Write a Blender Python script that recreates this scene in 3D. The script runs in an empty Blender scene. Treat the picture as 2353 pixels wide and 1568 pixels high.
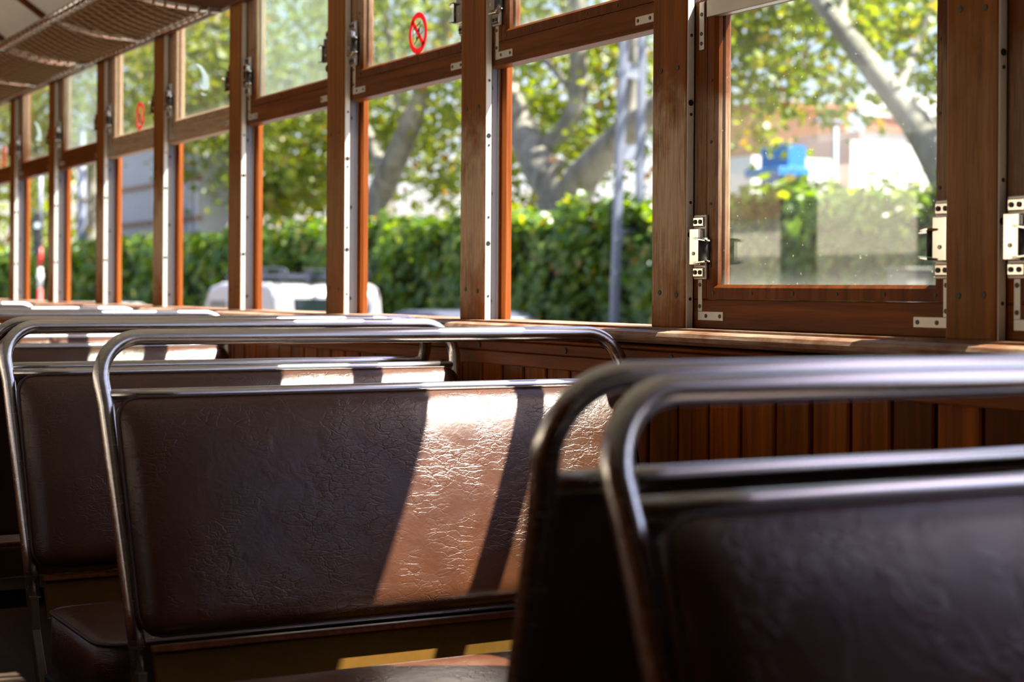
import bpy, bmesh, math, random
import numpy as np
from mathutils import Vector, Matrix

R = random.Random(7)
RS = np.random.RandomState(11)
SC = bpy.context.scene
COL = SC.collection
PI = math.pi
EYE = 1.0
FPX, ROLL, PPX, PPY = 3900.0, 0.006, 1176.5, 662.8
YAW = math.atan(2136.5 / FPX)
SN, CN = math.sin(YAW), math.cos(YAW)
WX = 1.5                                   # inner face of the window posts


def at(px, py, X):
    """world point on the plane x = X seen at pixel (px, py) of the 2353 x 1568 frame"""
    dx, dy = px - PPX, py - PPY
    u = (dx + ROLL * dy) / FPX
    v = -(dy - ROLL * dx) / FPX
    d = (SN + u * CN, CN - u * SN, v)
    t = X / d[0]
    return Vector((X, t * d[1], EYE + t * d[2]))


# ------------------------------------------------------------------ helpers
def tag(o, label=None, cat=None, group=None, kind=None):
    if label: o['label'] = label
    if cat: o['category'] = cat
    if group: o['group'] = group
    if kind: o['kind'] = kind
    return o


def empty(name, loc=(0, 0, 0), rz=0.0):
    o = bpy.data.objects.new(name, None)
    o.empty_display_size = 0.1
    COL.objects.link(o)
    o.location = loc
    o.rotation_euler = (0, 0, rz)
    return o


def children(o):
    return [c for c in bpy.data.objects if c.parent is o]


def copy_tree(o, parent=None):
    c = o.copy()
    COL.objects.link(c)
    c.parent = parent
    for ch in children(o):
        copy_tree(ch, c)
    return c


class MB:
    def __init__(s):
        s.v = []; s.f = []; s.sm = []

    def add(s, vs, fs, smooth=False):
        b = len(s.v)
        s.v += [tuple(p) for p in vs]
        s.f += [tuple(i + b for i in f) for f in fs]
        s.sm += [smooth] * len(fs)
        return s

    def box(s, x0, x1, y0, y1, z0, z1):
        if x0 > x1: x0, x1 = x1, x0
        if y0 > y1: y0, y1 = y1, y0
        if z0 > z1: z0, z1 = z1, z0
        v = [(x0, y0, z0), (x1, y0, z0), (x1, y1, z0), (x0, y1, z0), (x0, y0, z1), (x1, y0, z1), (x1, y1, z1), (x0, y1, z1)]
        f = [(0, 3, 2, 1), (4, 5, 6, 7), (0, 1, 5, 4), (1, 2, 6, 5), (2, 3, 7, 6), (3, 0, 4, 7)]
        return s.add(v, f)

    def obox(s, c, sx, sy, sz, m):
        c = Vector(c)
        v = []
        for k in ((-1, -1, -1), (1, -1, -1), (1, 1, -1), (-1, 1, -1), (-1, -1, 1), (1, -1, 1), (1, 1, 1), (-1, 1, 1)):
            v.append(c + m @ Vector((k[0] * sx / 2, k[1] * sy / 2, k[2] * sz / 2)))
        f = [(0, 3, 2, 1), (4, 5, 6, 7), (0, 1, 5, 4), (1, 2, 6, 5), (2, 3, 7, 6), (3, 0, 4, 7)]
        return s.add(v, f)

    def prism(s, prof, axis, a, b):
        """closed profile (list of 2d points, ccw) extruded along axis from a to b"""
        n = len(prof)
        def P(p, t):
            if axis == 'y': return (p[0], t, p[1])
            if axis == 'x': return (t, p[0], p[1])
            return (p[0], p[1], t)
        v = [P(p, a) for p in prof] + [P(p, b) for p in prof]
        f = [(i, (i + 1) % n, n + (i + 1) % n, n + i) for i in range(n)]
        f += [tuple(range(n))[::-1], tuple(range(n, 2 * n))]
        return s.add(v, f)

    def tube(s, path, rad, seg=12, smooth=True, cap=True):
        path = [Vector(p) for p in path]
        n = len(path)
        if not hasattr(rad, '__len__'): rad = [rad] * n
        tan = []
        for i in range(n):
            t = path[min(i + 1, n - 1)] - path[max(i - 1, 0)]
            tan.append(t.normalized())
        ref = Vector((0, 0, 1))
        if abs(tan[0].dot(ref)) > .9: ref = Vector((0, 1, 0))
        nn = (ref - tan[0] * ref.dot(tan[0])).normalized()
        vs = []
        for i in range(n):
            nn = (nn - tan[i] * nn.dot(tan[i])).normalized()
            bb = tan[i].cross(nn)
            for k in range(seg):
                a = 2 * PI * k / seg
                vs.append(path[i] + (nn * math.cos(a) + bb * math.sin(a)) * rad[i])
        fs = []
        for i in range(n - 1):
            for k in range(seg):
                k2 = (k + 1) % seg
                fs.append((i * seg + k, i * seg + k2, (i + 1) * seg + k2, (i + 1) * seg + k))
        s.add(vs, fs, smooth)
        if cap:
            b = len(s.v) - len(vs)
            s.f.append(tuple(b + k for k in range(seg))[::-1]); s.sm.append(False)
            s.f.append(tuple(b + (n - 1) * seg + k for k in range(seg))); s.sm.append(False)
        return s

    def disc(s, c, axis, r, h, seg=12, r2=None):
        """short cylinder centred at c, along the given axis vector"""
        c = Vector(c); a = Vector(axis).normalized()
        return s.tube([c - a * h / 2, c + a * h / 2], [r, r if r2 is None else r2], seg, smooth=False)

    def build(s, name, mat, parent=None, bevel=0.0, seg=2, flip=False):
        me = bpy.data.meshes.new(name)
        me.from_pydata(s.v, [], s.f)
        me.validate()
        bm = bmesh.new(); bm.from_mesh(me)
        bmesh.ops.recalc_face_normals(bm, faces=bm.faces)
        bm.to_mesh(me); bm.free()
        if len(me.polygons) == len(s.sm):
            me.polygons.foreach_set('use_smooth', s.sm)
        o = bpy.data.objects.new(name, me)
        COL.objects.link(o)
        o.parent = parent
        for m in (mat if isinstance(mat, (list, tuple)) else [mat]):
            me.materials.append(m)
        if bevel > 0:
            b = o.modifiers.new('edge', 'BEVEL')
            b.width = bevel; b.segments = seg; b.limit_method = 'ANGLE'; b.angle_limit = math.radians(40)
            b.harden_normals = False
        return o


# ------------------------------------------------------------------ materials
def mat(name):
    m = bpy.data.materials.new(name)
    m.use_nodes = True
    nt = m.node_tree
    for n in list(nt.nodes): nt.nodes.remove(n)
    out = nt.nodes.new('ShaderNodeOutputMaterial')
    return m, nt, out


def N(nt, typ, **kw):
    n = nt.nodes.new(typ)
    for k, v in kw.items():
        if k.startswith('i_'):
            key = k[2:]
            key = int(key) if key.isdigit() else key.replace('_', ' ')
            n.inputs[key].default_value = v
        else:
            setattr(n, k, v)
    return n


def L(nt, a, b): nt.links.new(a, b)


def ramp(nt, fac, stops):
    r = nt.nodes.new('ShaderNodeValToRGB')
    el = r.color_ramp.elements
    while len(el) < len(stops): el.new(0.5)
    for e, (p, c) in zip(el, stops):
        e.position = p
        e.color = tuple(c) + ((1,) if len(c) == 3 else ())
    L(nt, fac, r.inputs[0])
    return r


def mixc(nt, fac, a, b, typ='MIX'):
    n = nt.nodes.new('ShaderNodeMix')
    n.data_type = 'RGBA'; n.blend_type = typ
    for sock, val in ((n.inputs['Factor'], fac), (n.inputs['A'], a), (n.inputs['B'], b)):
        s = sock
        if sock.name == 'Factor': s = n.inputs[0]
        elif sock.name == 'A': s = n.inputs[6]
        elif sock.name == 'B': s = n.inputs[7]
        if hasattr(val, 'is_output'): L(nt, val, s)
        elif hasattr(val, '__len__'): s.default_value = tuple(val) + ((1,) if len(val) == 3 else ())
        else: s.default_value = val
    return n.outputs[2]


def math_(nt, op, a, b=None, c=None, clamp=False):
    n = nt.nodes.new('ShaderNodeMath'); n.operation = op; n.use_clamp = clamp
    for i, v in enumerate((a, b, c)):
        if v is None: continue
        if hasattr(v, 'is_output'): L(nt, v, n.inputs[i])
        else: n.inputs[i].default_value = v
    return n.outputs[0]


def coords(nt, scale=(1, 1, 1), kind='Object'):
    tc = nt.nodes.new('ShaderNodeTexCoord')
    mp = nt.nodes.new('ShaderNodeMapping')
    mp.inputs['Scale'].default_value = scale
    L(nt, tc.outputs[kind], mp.inputs['Vector'])
    return mp.outputs[0], tc


def noise(nt, vec, scale, detail=4, rough=.55, dist=0.0):
    n = nt.nodes.new('ShaderNodeTexNoise')
    n.inputs['Scale'].default_value = scale
    n.inputs['Detail'].default_value = detail
    n.inputs['Roughness'].default_value = rough
    n.inputs['Distortion'].default_value = dist
    L(nt, vec, n.inputs['Vector'])
    return n.outputs['Fac']


def bsdf(nt, out, **kw):
    b = nt.nodes.new('ShaderNodeBsdfPrincipled')
    for k, v in kw.items():
        s = b.inputs[k.replace('_', ' ')]
        if hasattr(v, 'is_output'): L(nt, v, s)
        elif hasattr(v, '__len__'): s.default_value = tuple(v) + ((1,) if len(v) == 3 else ())
        else: s.default_value = v
    L(nt, b.outputs[0], out.inputs[0])
    return b


def bump(nt, h, strength=.3, dist=.01):
    b = nt.nodes.new('ShaderNodeBump')
    b.inputs['Strength'].default_value = strength
    b.inputs['Distance'].default_value = dist
    L(nt, h, b.inputs['Height'])
    return b.outputs[0]


def simple(name, col, rough=.5, metal=0.0, var=.12, nscale=8.0, spec=.5):
    m, nt, out = mat(name)
    v, _ = coords(nt)
    n = noise(nt, v, nscale)
    c = mixc(nt, n, [x * (1 - var) for x in col], [min(1, x * (1 + var)) for x in col])
    b = bsdf(nt, out, Base_Color=c, Roughness=rough, Metallic=metal)
    b.inputs['Specular IOR Level'].default_value = spec
    return m


def wood(name, grain, dark, light, rough=.42, worn=None, plank=None, coat=.02):
    """grain: axis index the fibres run along; worn: (zlo, zhi, colour, amount); plank: (axis, pitch, groove, origin)"""
    m, nt, out = mat(name)
    sc = [38.0, 38.0, 38.0]; sc[grain] = 1.6
    v, tc = coords(nt, sc)
    oi = nt.nodes.new('ShaderNodeObjectInfo')
    off = nt.nodes.new('ShaderNodeVectorMath'); off.operation = 'ADD'
    L(nt, v, off.inputs[0])
    comb = nt.nodes.new('ShaderNodeCombineXYZ')
    mul = math_(nt, 'MULTIPLY', oi.outputs['Random'], 37.0)
    for i in range(3): L(nt, mul, comb.inputs[i])
    L(nt, comb.outputs[0], off.inputs[1])
    vec = off.outputs[0]
    g1 = noise(nt, vec, 1.0, 6, .6, 1.2)
    g2 = noise(nt, vec, 4.5, 3, .6, .3)
    g = math_(nt, 'ADD', math_(nt, 'MULTIPLY', g1, .72), math_(nt, 'MULTIPLY', g2, .28))
    mid = [(a + b) / 2 for a, b in zip(dark, light)]
    cr = ramp(nt, g, [(.30, dark), (.52, mid), (.72, light)])
    col = cr.outputs[0]
    ox = nt.nodes.new('ShaderNodeSeparateXYZ'); L(nt, tc.outputs['Object'], ox.inputs[0])
    rsock = rough
    hsum = g
    if plank:
        ax, pitch, groove, org = plank
        p = math_(nt, 'DIVIDE', math_(nt, 'SUBTRACT', ox.outputs[ax], org), pitch)
        fl = math_(nt, 'FLOOR', p)
        wn = nt.nodes.new('ShaderNodeTexWhiteNoise'); wn.noise_dimensions = '1D'
        L(nt, fl, wn.inputs['W'])
        tint = ramp(nt, wn.outputs['Value'], [(0, (.45, .42, .42)), (.3, (.95, .95, .95)), (.7, (1.15, 1.1, 1.0)), (1, (1.4, 1.32, 1.2))])
        col = mixc(nt, 1.0, col, tint.outputs[0], 'MULTIPLY')
    if worn:
        zlo, zhi, wc, amt = worn
        zz = ox.outputs[2]
        big = noise(nt, tc.outputs['Object'], 7.0, 5, .65)
        fine = noise(nt, vec, 9.0, 3, .7)
        zn = math_(nt, 'ADD', zz, math_(nt, 'MULTIPLY', math_(nt, 'SUBTRACT', big, .5), .35))
        mr = nt.nodes.new('ShaderNodeMapRange'); mr.interpolation_type = 'SMOOTHSTEP'
        mr.inputs['From Min'].default_value = zhi + .05; mr.inputs['From Max'].default_value = zhi - .07
        L(nt, zn, mr.inputs['Value'])
        m2 = nt.nodes.new('ShaderNodeMapRange'); m2.interpolation_type = 'SMOOTHSTEP'
        m2.inputs['From Min'].default_value = zlo - .05; m2.inputs['From Max'].default_value = zlo + .12
        L(nt, zn, m2.inputs['Value'])
        fr = nt.nodes.new('ShaderNodeMapRange')
        fr.inputs['From Min'].default_value = .35; fr.inputs['From Max'].default_value = .62
        fr.inputs['To Min'].default_value = .35
        L(nt, fine, fr.inputs['Value'])
        fac = math_(nt, 'MULTIPLY', math_(nt, 'MULTIPLY', mr.outputs[0], m2.outputs[0]), math_(nt, 'MULTIPLY', fr.outputs[0], amt), clamp=True)
        wcol = mixc(nt, g1, [x * .75 for x in wc], [min(1, x * 1.2) for x in wc])
        col = mixc(nt, fac, col, wcol)
        rsock = math_(nt, 'ADD', math_(nt, 'MULTIPLY', fac, .3), rough)
    b = bsdf(nt, out, Base_Color=col, Roughness=rsock)
    b.inputs['Coat Weight'].default_value = coat
    b.inputs['Coat Roughness'].default_value = .2
    b.inputs['Specular IOR Level'].default_value = .09
    L(nt, bump(nt, hsum, .12, .002), b.inputs['Normal'])
    return m


def make_materials():
    M = {}
    dk = (.065, .0170, .0028)
    M['post'] = wood('varnished_post', 2, (.095, .026, .0040), (.33, .110, .0160), worn=(.985, 1.285, (.56, .41, .28), 1.25))
    M['post_plain'] = wood('browner_post', 2, (.10, .030, .0045), (.36, .130, .022), worn=(.99, 1.30, (.40, .24, .13), .55))
    M['sash'] = wood('varnished_sash', 1, dk, (.23, .069, .0105))
    M['sash_v'] = wood('varnished_stile', 2, dk, (.23, .069, .0105), worn=(.10, .36, (.40, .28, .18), .6))
    M['bead'] = wood('glazing_bead_wood', 2, dk, (.21, .055, .008), worn=(.13, .36, (.42, .30, .20), .8))
    M['sash_worn'] = wood('bleached_sash', 1, (.10, .04, .018), (.30, .15, .075), worn=(-.6, .6, (.50, .35, .23), .85))
    M['outer'] = wood('outer_post_wood', 2, (.15, .036, .008), (.42, .125, .026), rough=.45)
    M['sill'] = wood('worn_sill_wood', 1, (.06, .016, .004), (.20, .058, .013), worn=(.80, .955, (.48, .37, .28), .75))
    M['mould'] = wood('moulding_wood', 1, (.085, .021, .0045), (.27, .078, .015))
    M['plank'] = wood('plank_wood', 2, (.065, .0140, .0014), (.29, .080, .0065), plank=(1, .081, .008, -.02), rough=.3)
    M['upper'] = wood('upper_board_wood', 1, (.06, .018, .006), (.18, .06, .018))
    M['ceil'] = simple('cream_ceiling_paint', (.74, .74, .66), .5)
    M['floor'] = wood('floor_slats', 1, (.025, .016, .011), (.06, .042, .028), rough=.6, coat=0)
    M['chan'] = simple('painted_channel', (.70, .68, .60), .45, 0, .06, 30)
    M['track'] = simple('grey_sliding_track', (.15, .15, .16), .5, 0, .06, 30)
    M['steel'] = simple('brushed_plate', (.52, .49, .44), .42, .85, .15, 40)
    M['iron'] = simple('dark_iron', (.02, .018, .016), .55, .3)
    M['screw'] = simple('screw_metal', (.055, .045, .032), .5, .3, .3, 90)
    M['flat_black'] = simple('flat_black_fill', (.008, .007, .006), .8)  # near-black standing in for shade in holes and plank grooves; also on screws
    M['brass'] = simple('polished_latch', (.74, .70, .63), .13, 1.0, .10, 70)
    M['ochre'] = simple('ochre_bracket_paint', (.045, .027, .008), .5, .2, .3, 25)

    # stainless tube, brushed lengthwise
    m, nt, out = mat('stainless_tube')
    v, _ = coords(nt, (2.5, 160, 160))
    n = noise(nt, v, 1.0, 4, .7)
    c = ramp(nt, n, [(.3, (.58, .565, .54)), (.7, (.80, .78, .75))])
    r = nt.nodes.new('ShaderNodeMapRange'); r.inputs['To Min'].default_value = .19; r.inputs['To Max'].default_value = .32
    L(nt, n, r.inputs['Value'])
    b = bsdf(nt, out, Base_Color=c.outputs[0], Roughness=r.outputs[0], Metallic=1.0)
    L(nt, bump(nt, n, .04, .002), b.inputs['Normal'])
    M['chrome'] = m

    # creased leather
    m, nt, out = mat('brown_leather')
    v, tc = coords(nt)
    n1 = noise(nt, v, 9, 5, .6)
    n2 = noise(nt, v, 26, 6, .66, .6)
    vst, _ = coords(nt, (1.0, 1.0, 2.3))
    def creases(vec, sc, wid, warp):
        vo = nt.nodes.new('ShaderNodeTexVoronoi'); vo.feature = 'DISTANCE_TO_EDGE'
        vo.inputs['Scale'].default_value = sc
        dist = nt.nodes.new('ShaderNodeVectorMath'); dist.operation = 'MULTIPLY_ADD'
        nz = nt.nodes.new('ShaderNodeTexNoise'); nz.inputs['Scale'].default_value = sc * .45; nz.inputs['Detail'].default_value = 4
        L(nt, vec, nz.inputs['Vector'])
        L(nt, nz.outputs['Color'], dist.inputs[0]); dist.inputs[1].default_value = (warp,) * 3; L(nt, vec, dist.inputs[2])
        L(nt, dist.outputs[0], vo.inputs['Vector'])
        cr = nt.nodes.new('ShaderNodeMapRange'); cr.interpolation_type = 'SMOOTHSTEP'; cr.inputs['From Max'].default_value = wid
        L(nt, vo.outputs['Distance'], cr.inputs['Value'])
        return cr.outputs[0]
    c1 = creases(vst, 44, .08, .055)
    c2 = creases(vst, 120, .16, .02)
    msk = nt.nodes.new('ShaderNodeMapRange'); msk.inputs['From Min'].default_value = .42; msk.inputs['From Max'].default_value = .62
    L(nt, noise(nt, v, 13, 3, .6), msk.inputs['Value'])
    fine = noise(nt, v, 260, 2, .6)
    h = math_(nt, 'MULTIPLY', math_(nt, 'MULTIPLY', c1, msk.outputs[0]), .30)
    h = math_(nt, 'ADD', h, math_(nt, 'MULTIPLY', math_(nt, 'MULTIPLY', c2, msk.outputs[0]), .10))
    h = math_(nt, 'ADD', h, math_(nt, 'MULTIPLY', n2, .75))
    h = math_(nt, 'ADD', h, math_(nt, 'MULTIPLY', fine, .05))
    c = ramp(nt, n1, [(.3, (.050, .0155, .0050)), (.7, (.076, .0245, .0075))])
    b = bsdf(nt, out, Base_Color=c.outputs[0])
    rr = nt.nodes.new('ShaderNodeMapRange'); rr.inputs['To Min'].default_value = .27; rr.inputs['To Max'].default_value = .42
    L(nt, n2, rr.inputs['Value']); L(nt, rr.outputs[0], b.inputs['Roughness'])
    b.inputs['Specular IOR Level'].default_value = .62
    L(nt, bump(nt, h, .36, .0035), b.inputs['Normal'])
    M['leather'] = m
    M['piping'] = simple('leather_piping', (.045, .018, .010), .5)

    # painted backboard with paint flaked off along the lower edge
    m, nt, out = mat('flaking_ochre_board')
    v, tc = coords(nt)
    n1 = noise(nt, v, 30, 6, .7)
    sp = nt.nodes.new('ShaderNodeSeparateXYZ'); L(nt, tc.outputs['Object'], sp.inputs[0])
    z = math_(nt, 'ADD', sp.outputs[2], math_(nt, 'MULTIPLY', n1, .012))
    mk = nt.nodes.new('ShaderNodeMapRange'); mk.inputs['From Min'].default_value = .4765; mk.inputs['From Max'].default_value = .4770
    L(nt, z, mk.inputs['Value'])
    c = mixc(nt, mk.outputs[0], (.30, .27, .24), mixc(nt, n1, (.055, .026, .003), (.12, .058, .005)))
    b = bsdf(nt, out, Base_Color=c, Roughness=.6)
    b.inputs['Specular IOR Level'].default_value = .08
    M['board'] = m

    # window glass: clear with reflections, plus dust that scatters daylight
    def glass(name, dust, tint=(.96, .985, .96), grime=1.0):
        m, nt, out = mat(name)
        v, tc = coords(nt)
        lw = nt.nodes.new('ShaderNodeFresnel')
        ge = nt.nodes.new('ShaderNodeNewGeometry')
        L(nt, math_(nt, 'ADD', math_(nt, 'MULTIPLY', ge.outputs['Backfacing'], 1 / 1.55 - 1.55), 1.55), lw.inputs['IOR'])
        tr = nt.nodes.new('ShaderNodeBsdfTransparent'); tr.inputs[0].default_value = tuple(tint) + (1,)
        gl = nt.nodes.new('ShaderNodeBsdfGlossy'); gl.inputs['Roughness'].default_value = .02
        mx = nt.nodes.new('ShaderNodeMixShader')
        L(nt, lw.outputs[0], mx.inputs[0]); L(nt, tr.outputs[0], mx.inputs[1]); L(nt, gl.outputs[0], mx.inputs[2])
        df = nt.nodes.new('ShaderNodeBsdfDiffuse'); df.inputs[0].default_value = (.72, .76, .68, 1)
        tl = nt.nodes.new('ShaderNodeBsdfTranslucent'); tl.inputs[0].default_value = (.72, .76, .68, 1)
        dm = nt.nodes.new('ShaderNodeMixShader'); dm.inputs[0].default_value = .6
        L(nt, df.outputs[0], dm.inputs[1]); L(nt, tl.outputs[0], dm.inputs[2])
        n = noise(nt, v, 6, 5, .65)
        sp = noise(nt, v, 160, 2, .5)
        st = math_(nt, 'MULTIPLY', math_(nt, 'GREATER_THAN', sp, .73), .25 * grime)
        sep = nt.nodes.new('ShaderNodeSeparateXYZ'); L(nt, tc.outputs['Object'], sep.inputs[0])
        edge = nt.nodes.new('ShaderNodeMapRange'); edge.inputs['From Min'].default_value = .105; edge.inputs['From Max'].default_value = .062
        L(nt, sep.outputs[2], edge.inputs['Value'])
        e2 = math_(nt, 'MULTIPLY', math_(nt, 'POWER', edge.outputs[0], 3.0), .10 * grime)
        d = math_(nt, 'MULTIPLY', math_(nt, 'ADD', math_(nt, 'MULTIPLY', n, 1.2), .4), dust)
        d = math_(nt, 'ADD', d, math_(nt, 'ADD', st, e2), clamp=True)
        fx = nt.nodes.new('ShaderNodeMixShader')
        L(nt, d, fx.inputs[0]); L(nt, mx.outputs[0], fx.inputs[1]); L(nt, dm.outputs[0], fx.inputs[2])
        L(nt, fx.outputs[0], out.inputs[0])
        return m
    M['glass'] = glass('window_glass', .010)
    M['glass_dusty'] = glass('dusty_window_glass', .085, (.86, .95, .90))
    def film(name, col):
        m, nt, out = mat(name)
        df = nt.nodes.new('ShaderNodeBsdfDiffuse'); df.inputs[0].default_value = col + (1,)
        tl = nt.nodes.new('ShaderNodeBsdfTranslucent'); tl.inputs[0].default_value = col + (1,)
        mx = nt.nodes.new('ShaderNodeMixShader'); mx.inputs[0].default_value = .5
        L(nt, df.outputs[0], mx.inputs[1]); L(nt, tl.outputs[0], mx.inputs[2]); L(nt, mx.outputs[0], out.inputs[0])
        return m
    M['red'] = film('sticker_red', (.78, .085, .105))
    M['ink'] = simple('sticker_ink', (.05, .06, .05), .6)
    M['frost'] = film('frosted_decal', (.72, .80, .82))

    # leaves
    def leaf(name, cols, trans=.45, rough=.5):
        m, nt, out = mat(name)
        g = nt.nodes.new('ShaderNodeNewGeometry')
        c = ramp(nt, g.outputs['Random Per Island'], cols)
        df = nt.nodes.new('ShaderNodeBsdfDiffuse'); L(nt, c.outputs[0], df.inputs[0])
        tl = nt.nodes.new('ShaderNodeBsdfTranslucent')
        hs = nt.nodes.new('ShaderNodeHueSaturation'); hs.inputs['Saturation'].default_value = 1.2; hs.inputs['Value'].default_value = 2.0
        hs.inputs['Hue'].default_value = .485
        L(nt, c.outputs[0], hs.inputs['Color']); L(nt, hs.outputs[0], tl.inputs[0])
        gl = nt.nodes.new('ShaderNodeBsdfGlossy'); gl.inputs['Roughness'].default_value = rough; gl.inputs[0].default_value = (.9, .95, 1, 1)
        a = nt.nodes.new('ShaderNodeMixShader'); a.inputs[0].default_value = trans
        L(nt, df.outputs[0], a.inputs[1]); L(nt, tl.outputs[0], a.inputs[2])
        b = nt.nodes.new('ShaderNodeMixShader'); b.inputs[0].default_value = .045
        L(nt, a.outputs[0], b.inputs[1]); L(nt, gl.outputs[0], b.inputs[2])
        L(nt, b.outputs[0], out.inputs[0])
        return m
    M['leaf'] = leaf('plane_leaf', [(0, (0.0860, 0.1329, 0.0090)), (.5, (0.1329, 0.1891, 0.0113)), (.88, (0.2031, 0.2311, 0.0158)), (.975, (0.2656, 0.2100, 0.0168)), (1, (0.2656, 0.1051, 0.0135))])
    M['ivy'] = leaf('ivy_leaf', [(0, (0.0591, 0.1220, 0.0125)), (.5, (0.1024, 0.1938, 0.0187)), (.85, (0.1706, 0.2691, 0.0281)), (.97, (0.2730, 0.3050, 0.0468)), (1, (0.3412, 0.1794, 0.0312))], .45, .42)
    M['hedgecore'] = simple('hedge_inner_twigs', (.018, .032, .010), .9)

    m, nt, out = mat('plane_tree_bark')
    v, _ = coords(nt, (1, 1, .45))
    n1 = noise(nt, v, 3.2, 5, .62, .8)
    c = ramp(nt, n1, [(.33, (.10, .095, .07)), (.46, (.17, .165, .13)), (.58, (.24, .235, .19)), (.68, (.34, .32, .26))])
    bsdf(nt, out, Base_Color=c.outputs[0], Roughness=.8)
    M['bark'] = m

    M['asphalt'] = simple('street_asphalt', (.14, .14, .135), .85, 0, .2, 3)
    M['paving'] = simple('pale_paving', (.42, .40, .36), .8, 0, .12, 2)
    M['stonepost'] = simple('grey_concrete', (.17, .165, .155), .85, 0, .15, 4)
    M['mast'] = simple('mast_grey_paint', (.21, .24, .31), .5, .1, .06)
    M['vanwhite'] = simple('van_white_paint', (.38, .38, .40), .3, 0, .02)
    M['cardark'] = simple('dark_car_paint', (.055, .065, .10), .45, 0, .03)
    M['carsilver'] = simple('silver_car_paint', (.55, .56, .60), .25, .3, .03)
    M['carglass'] = simple('dark_car_glass', (.012, .020, .022), .06)
    M['rubber'] = simple('black_rubber', (.02, .02, .02), .8)
    M['tail'] = simple('red_tail_lamp', (.70, .03, .03), .25)
    M['white'] = simple('white_paint', (.80, .80, .78), .5, 0, .03)
    M['redpaint'] = simple('red_paint', (.55, .03, .03), .45, 0, .05)
    M['black'] = simple('black_paint', (.015, .016, .018), .5)
    M['shed'] = simple('grey_shed_cladding', (.44, .46, .48), .55, .1, .12, 1.5)
    M['rust'] = simple('rusty_strap', (.22, .14, .08), .8, 0, .3)
    M['whitewall'] = simple('white_render', (.86, .85, .82), .85, 0, .03, 1)
    M['peach'] = simple('peach_render', (.72, .42, .24), .85, 0, .08, 1)
    M['mauve'] = simple('mauve_render', (.40, .30, .28), .85, 0, .1, 1)
    M['terracotta'] = simple('terracotta_tile', (.52, .20, .13), .8, 0, .15, 3)
    M['shutter'] = simple('dark_shutter', (.10, .12, .12), .6)
    M['blue'] = simple('blue_cladding', (.05, .27, .72), .5, 0, .05)
    M['facade'] = simple('pale_facade_render', (.82, .76, .62), .85, 0, .05, 1)
    M['sky_block'] = simple('dark_sky_block', (.035, .035, .04), .9, 0, .2, 2)  # kept dark for the unseen station parts that hold back light
    M['plinth'] = simple('stone_plinth', (.30, .27, .20), .9, 0, .15, 2)
    M['door'] = simple('brown_station_door', (.26, .14, .06), .6)

    m, nt, out = mat('signal_lamp_glow')
    e = nt.nodes.new('ShaderNodeEmission'); e.inputs[0].default_value = (.80, .93, 1, 1); e.inputs[1].default_value = 2.2
    L(nt, e.outputs[0], out.inputs[0])
    M['lamp'] = m
    return M


M = make_materials()

# ------------------------------------------------------------------ camera, sun, sky
cam = bpy.data.cameras.new('camera')
cam.sensor_width = 36.0
cam.sensor_fit = 'HORIZONTAL'
cam.lens = FPX / 2353 * 36
cam.shift_y = -(784 - PPY) / 2353
cam.dof.use_dof = True
cam.dof.focus_distance = 2.65
cam.dof.aperture_fstop = 5.4
cam.clip_start = .02
cam.clip_end = 400
co = bpy.data.objects.new('camera', cam)
COL.objects.link(co)
co.matrix_world = Matrix.Translation((0, 0, EYE)) @ Matrix.Rotation(-YAW, 4, 'Z') @ Matrix.Rotation(PI / 2, 4, 'X') @ Matrix.Rotation(ROLL, 4, 'Z')
SC.camera = co

SUN = Vector((1.0, -.60, 2.07)).normalized()
sl = bpy.data.lights.new('sun', 'SUN')
sl.energy = 27.0
sl.angle = math.radians(.53)
sl.color = (1.0, .93, .82)
so = bpy.data.objects.new('sun', sl)
COL.objects.link(so)
so.rotation_euler = (-SUN).to_track_quat('-Z', 'Y').to_euler()
so.location = (20, -6, 40)

w = bpy.data.worlds.new('sky')
SC.world = w
w.use_nodes = True
nt = w.node_tree
for n in list(nt.nodes): nt.nodes.remove(n)
wo = nt.nodes.new('ShaderNodeOutputWorld')
bg = nt.nodes.new('ShaderNodeBackground')
sky = nt.nodes.new('ShaderNodeTexSky')
sky.sky_type = 'NISHITA'
sky.sun_disc = False
sky.sun_elevation = math.asin(SUN.z)
sky.sun_rotation = math.atan2(SUN.x, SUN.y)
sky.dust_density = 1.6
sky.air_density = 1.0
L(nt, mixc(nt, 1.0, sky.outputs[0], (1.10, .96, 1.06), 'MULTIPLY'), bg.inputs[0])
bg.inputs[1].default_value = .33
L(nt, bg.outputs[0], wo.inputs[0])

vs = SC.view_settings
SC.display_settings.display_device = 'sRGB'
vs.view_transform = 'Standard'
vs.look = 'None'
vs.gamma = 1.0
vs.use_curve_mapping = False
vs.exposure = 0.0
SC.cycles.max_bounces = 8
SC.cycles.use_adaptive_sampling = True
SC.cycles.adaptive_threshold = .06
SC.cycles.adaptive_min_samples = 16
SC.cycles.transparent_max_bounces = 16
SC.cycles.use_denoising = True
SC.cycles.sample_clamp_indirect = 6.0

# ------------------------------------------------------------------ the tram: shell
YB, YF, XL, ZC = -2.2, 7.75, -.54, 2.22
tag(MB().box(XL - .08, WX + .08, YB, YF, -.06, 0).build('floor', M['floor']),
    'dark slatted wooden floor of the tram under the benches', 'floor', kind='structure')
ZW = 1.955                                  # springing of the arched roof at the side walls


def arch(X): return 2.34 - .385 * ((X - .48) / 1.02) ** 2


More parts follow.
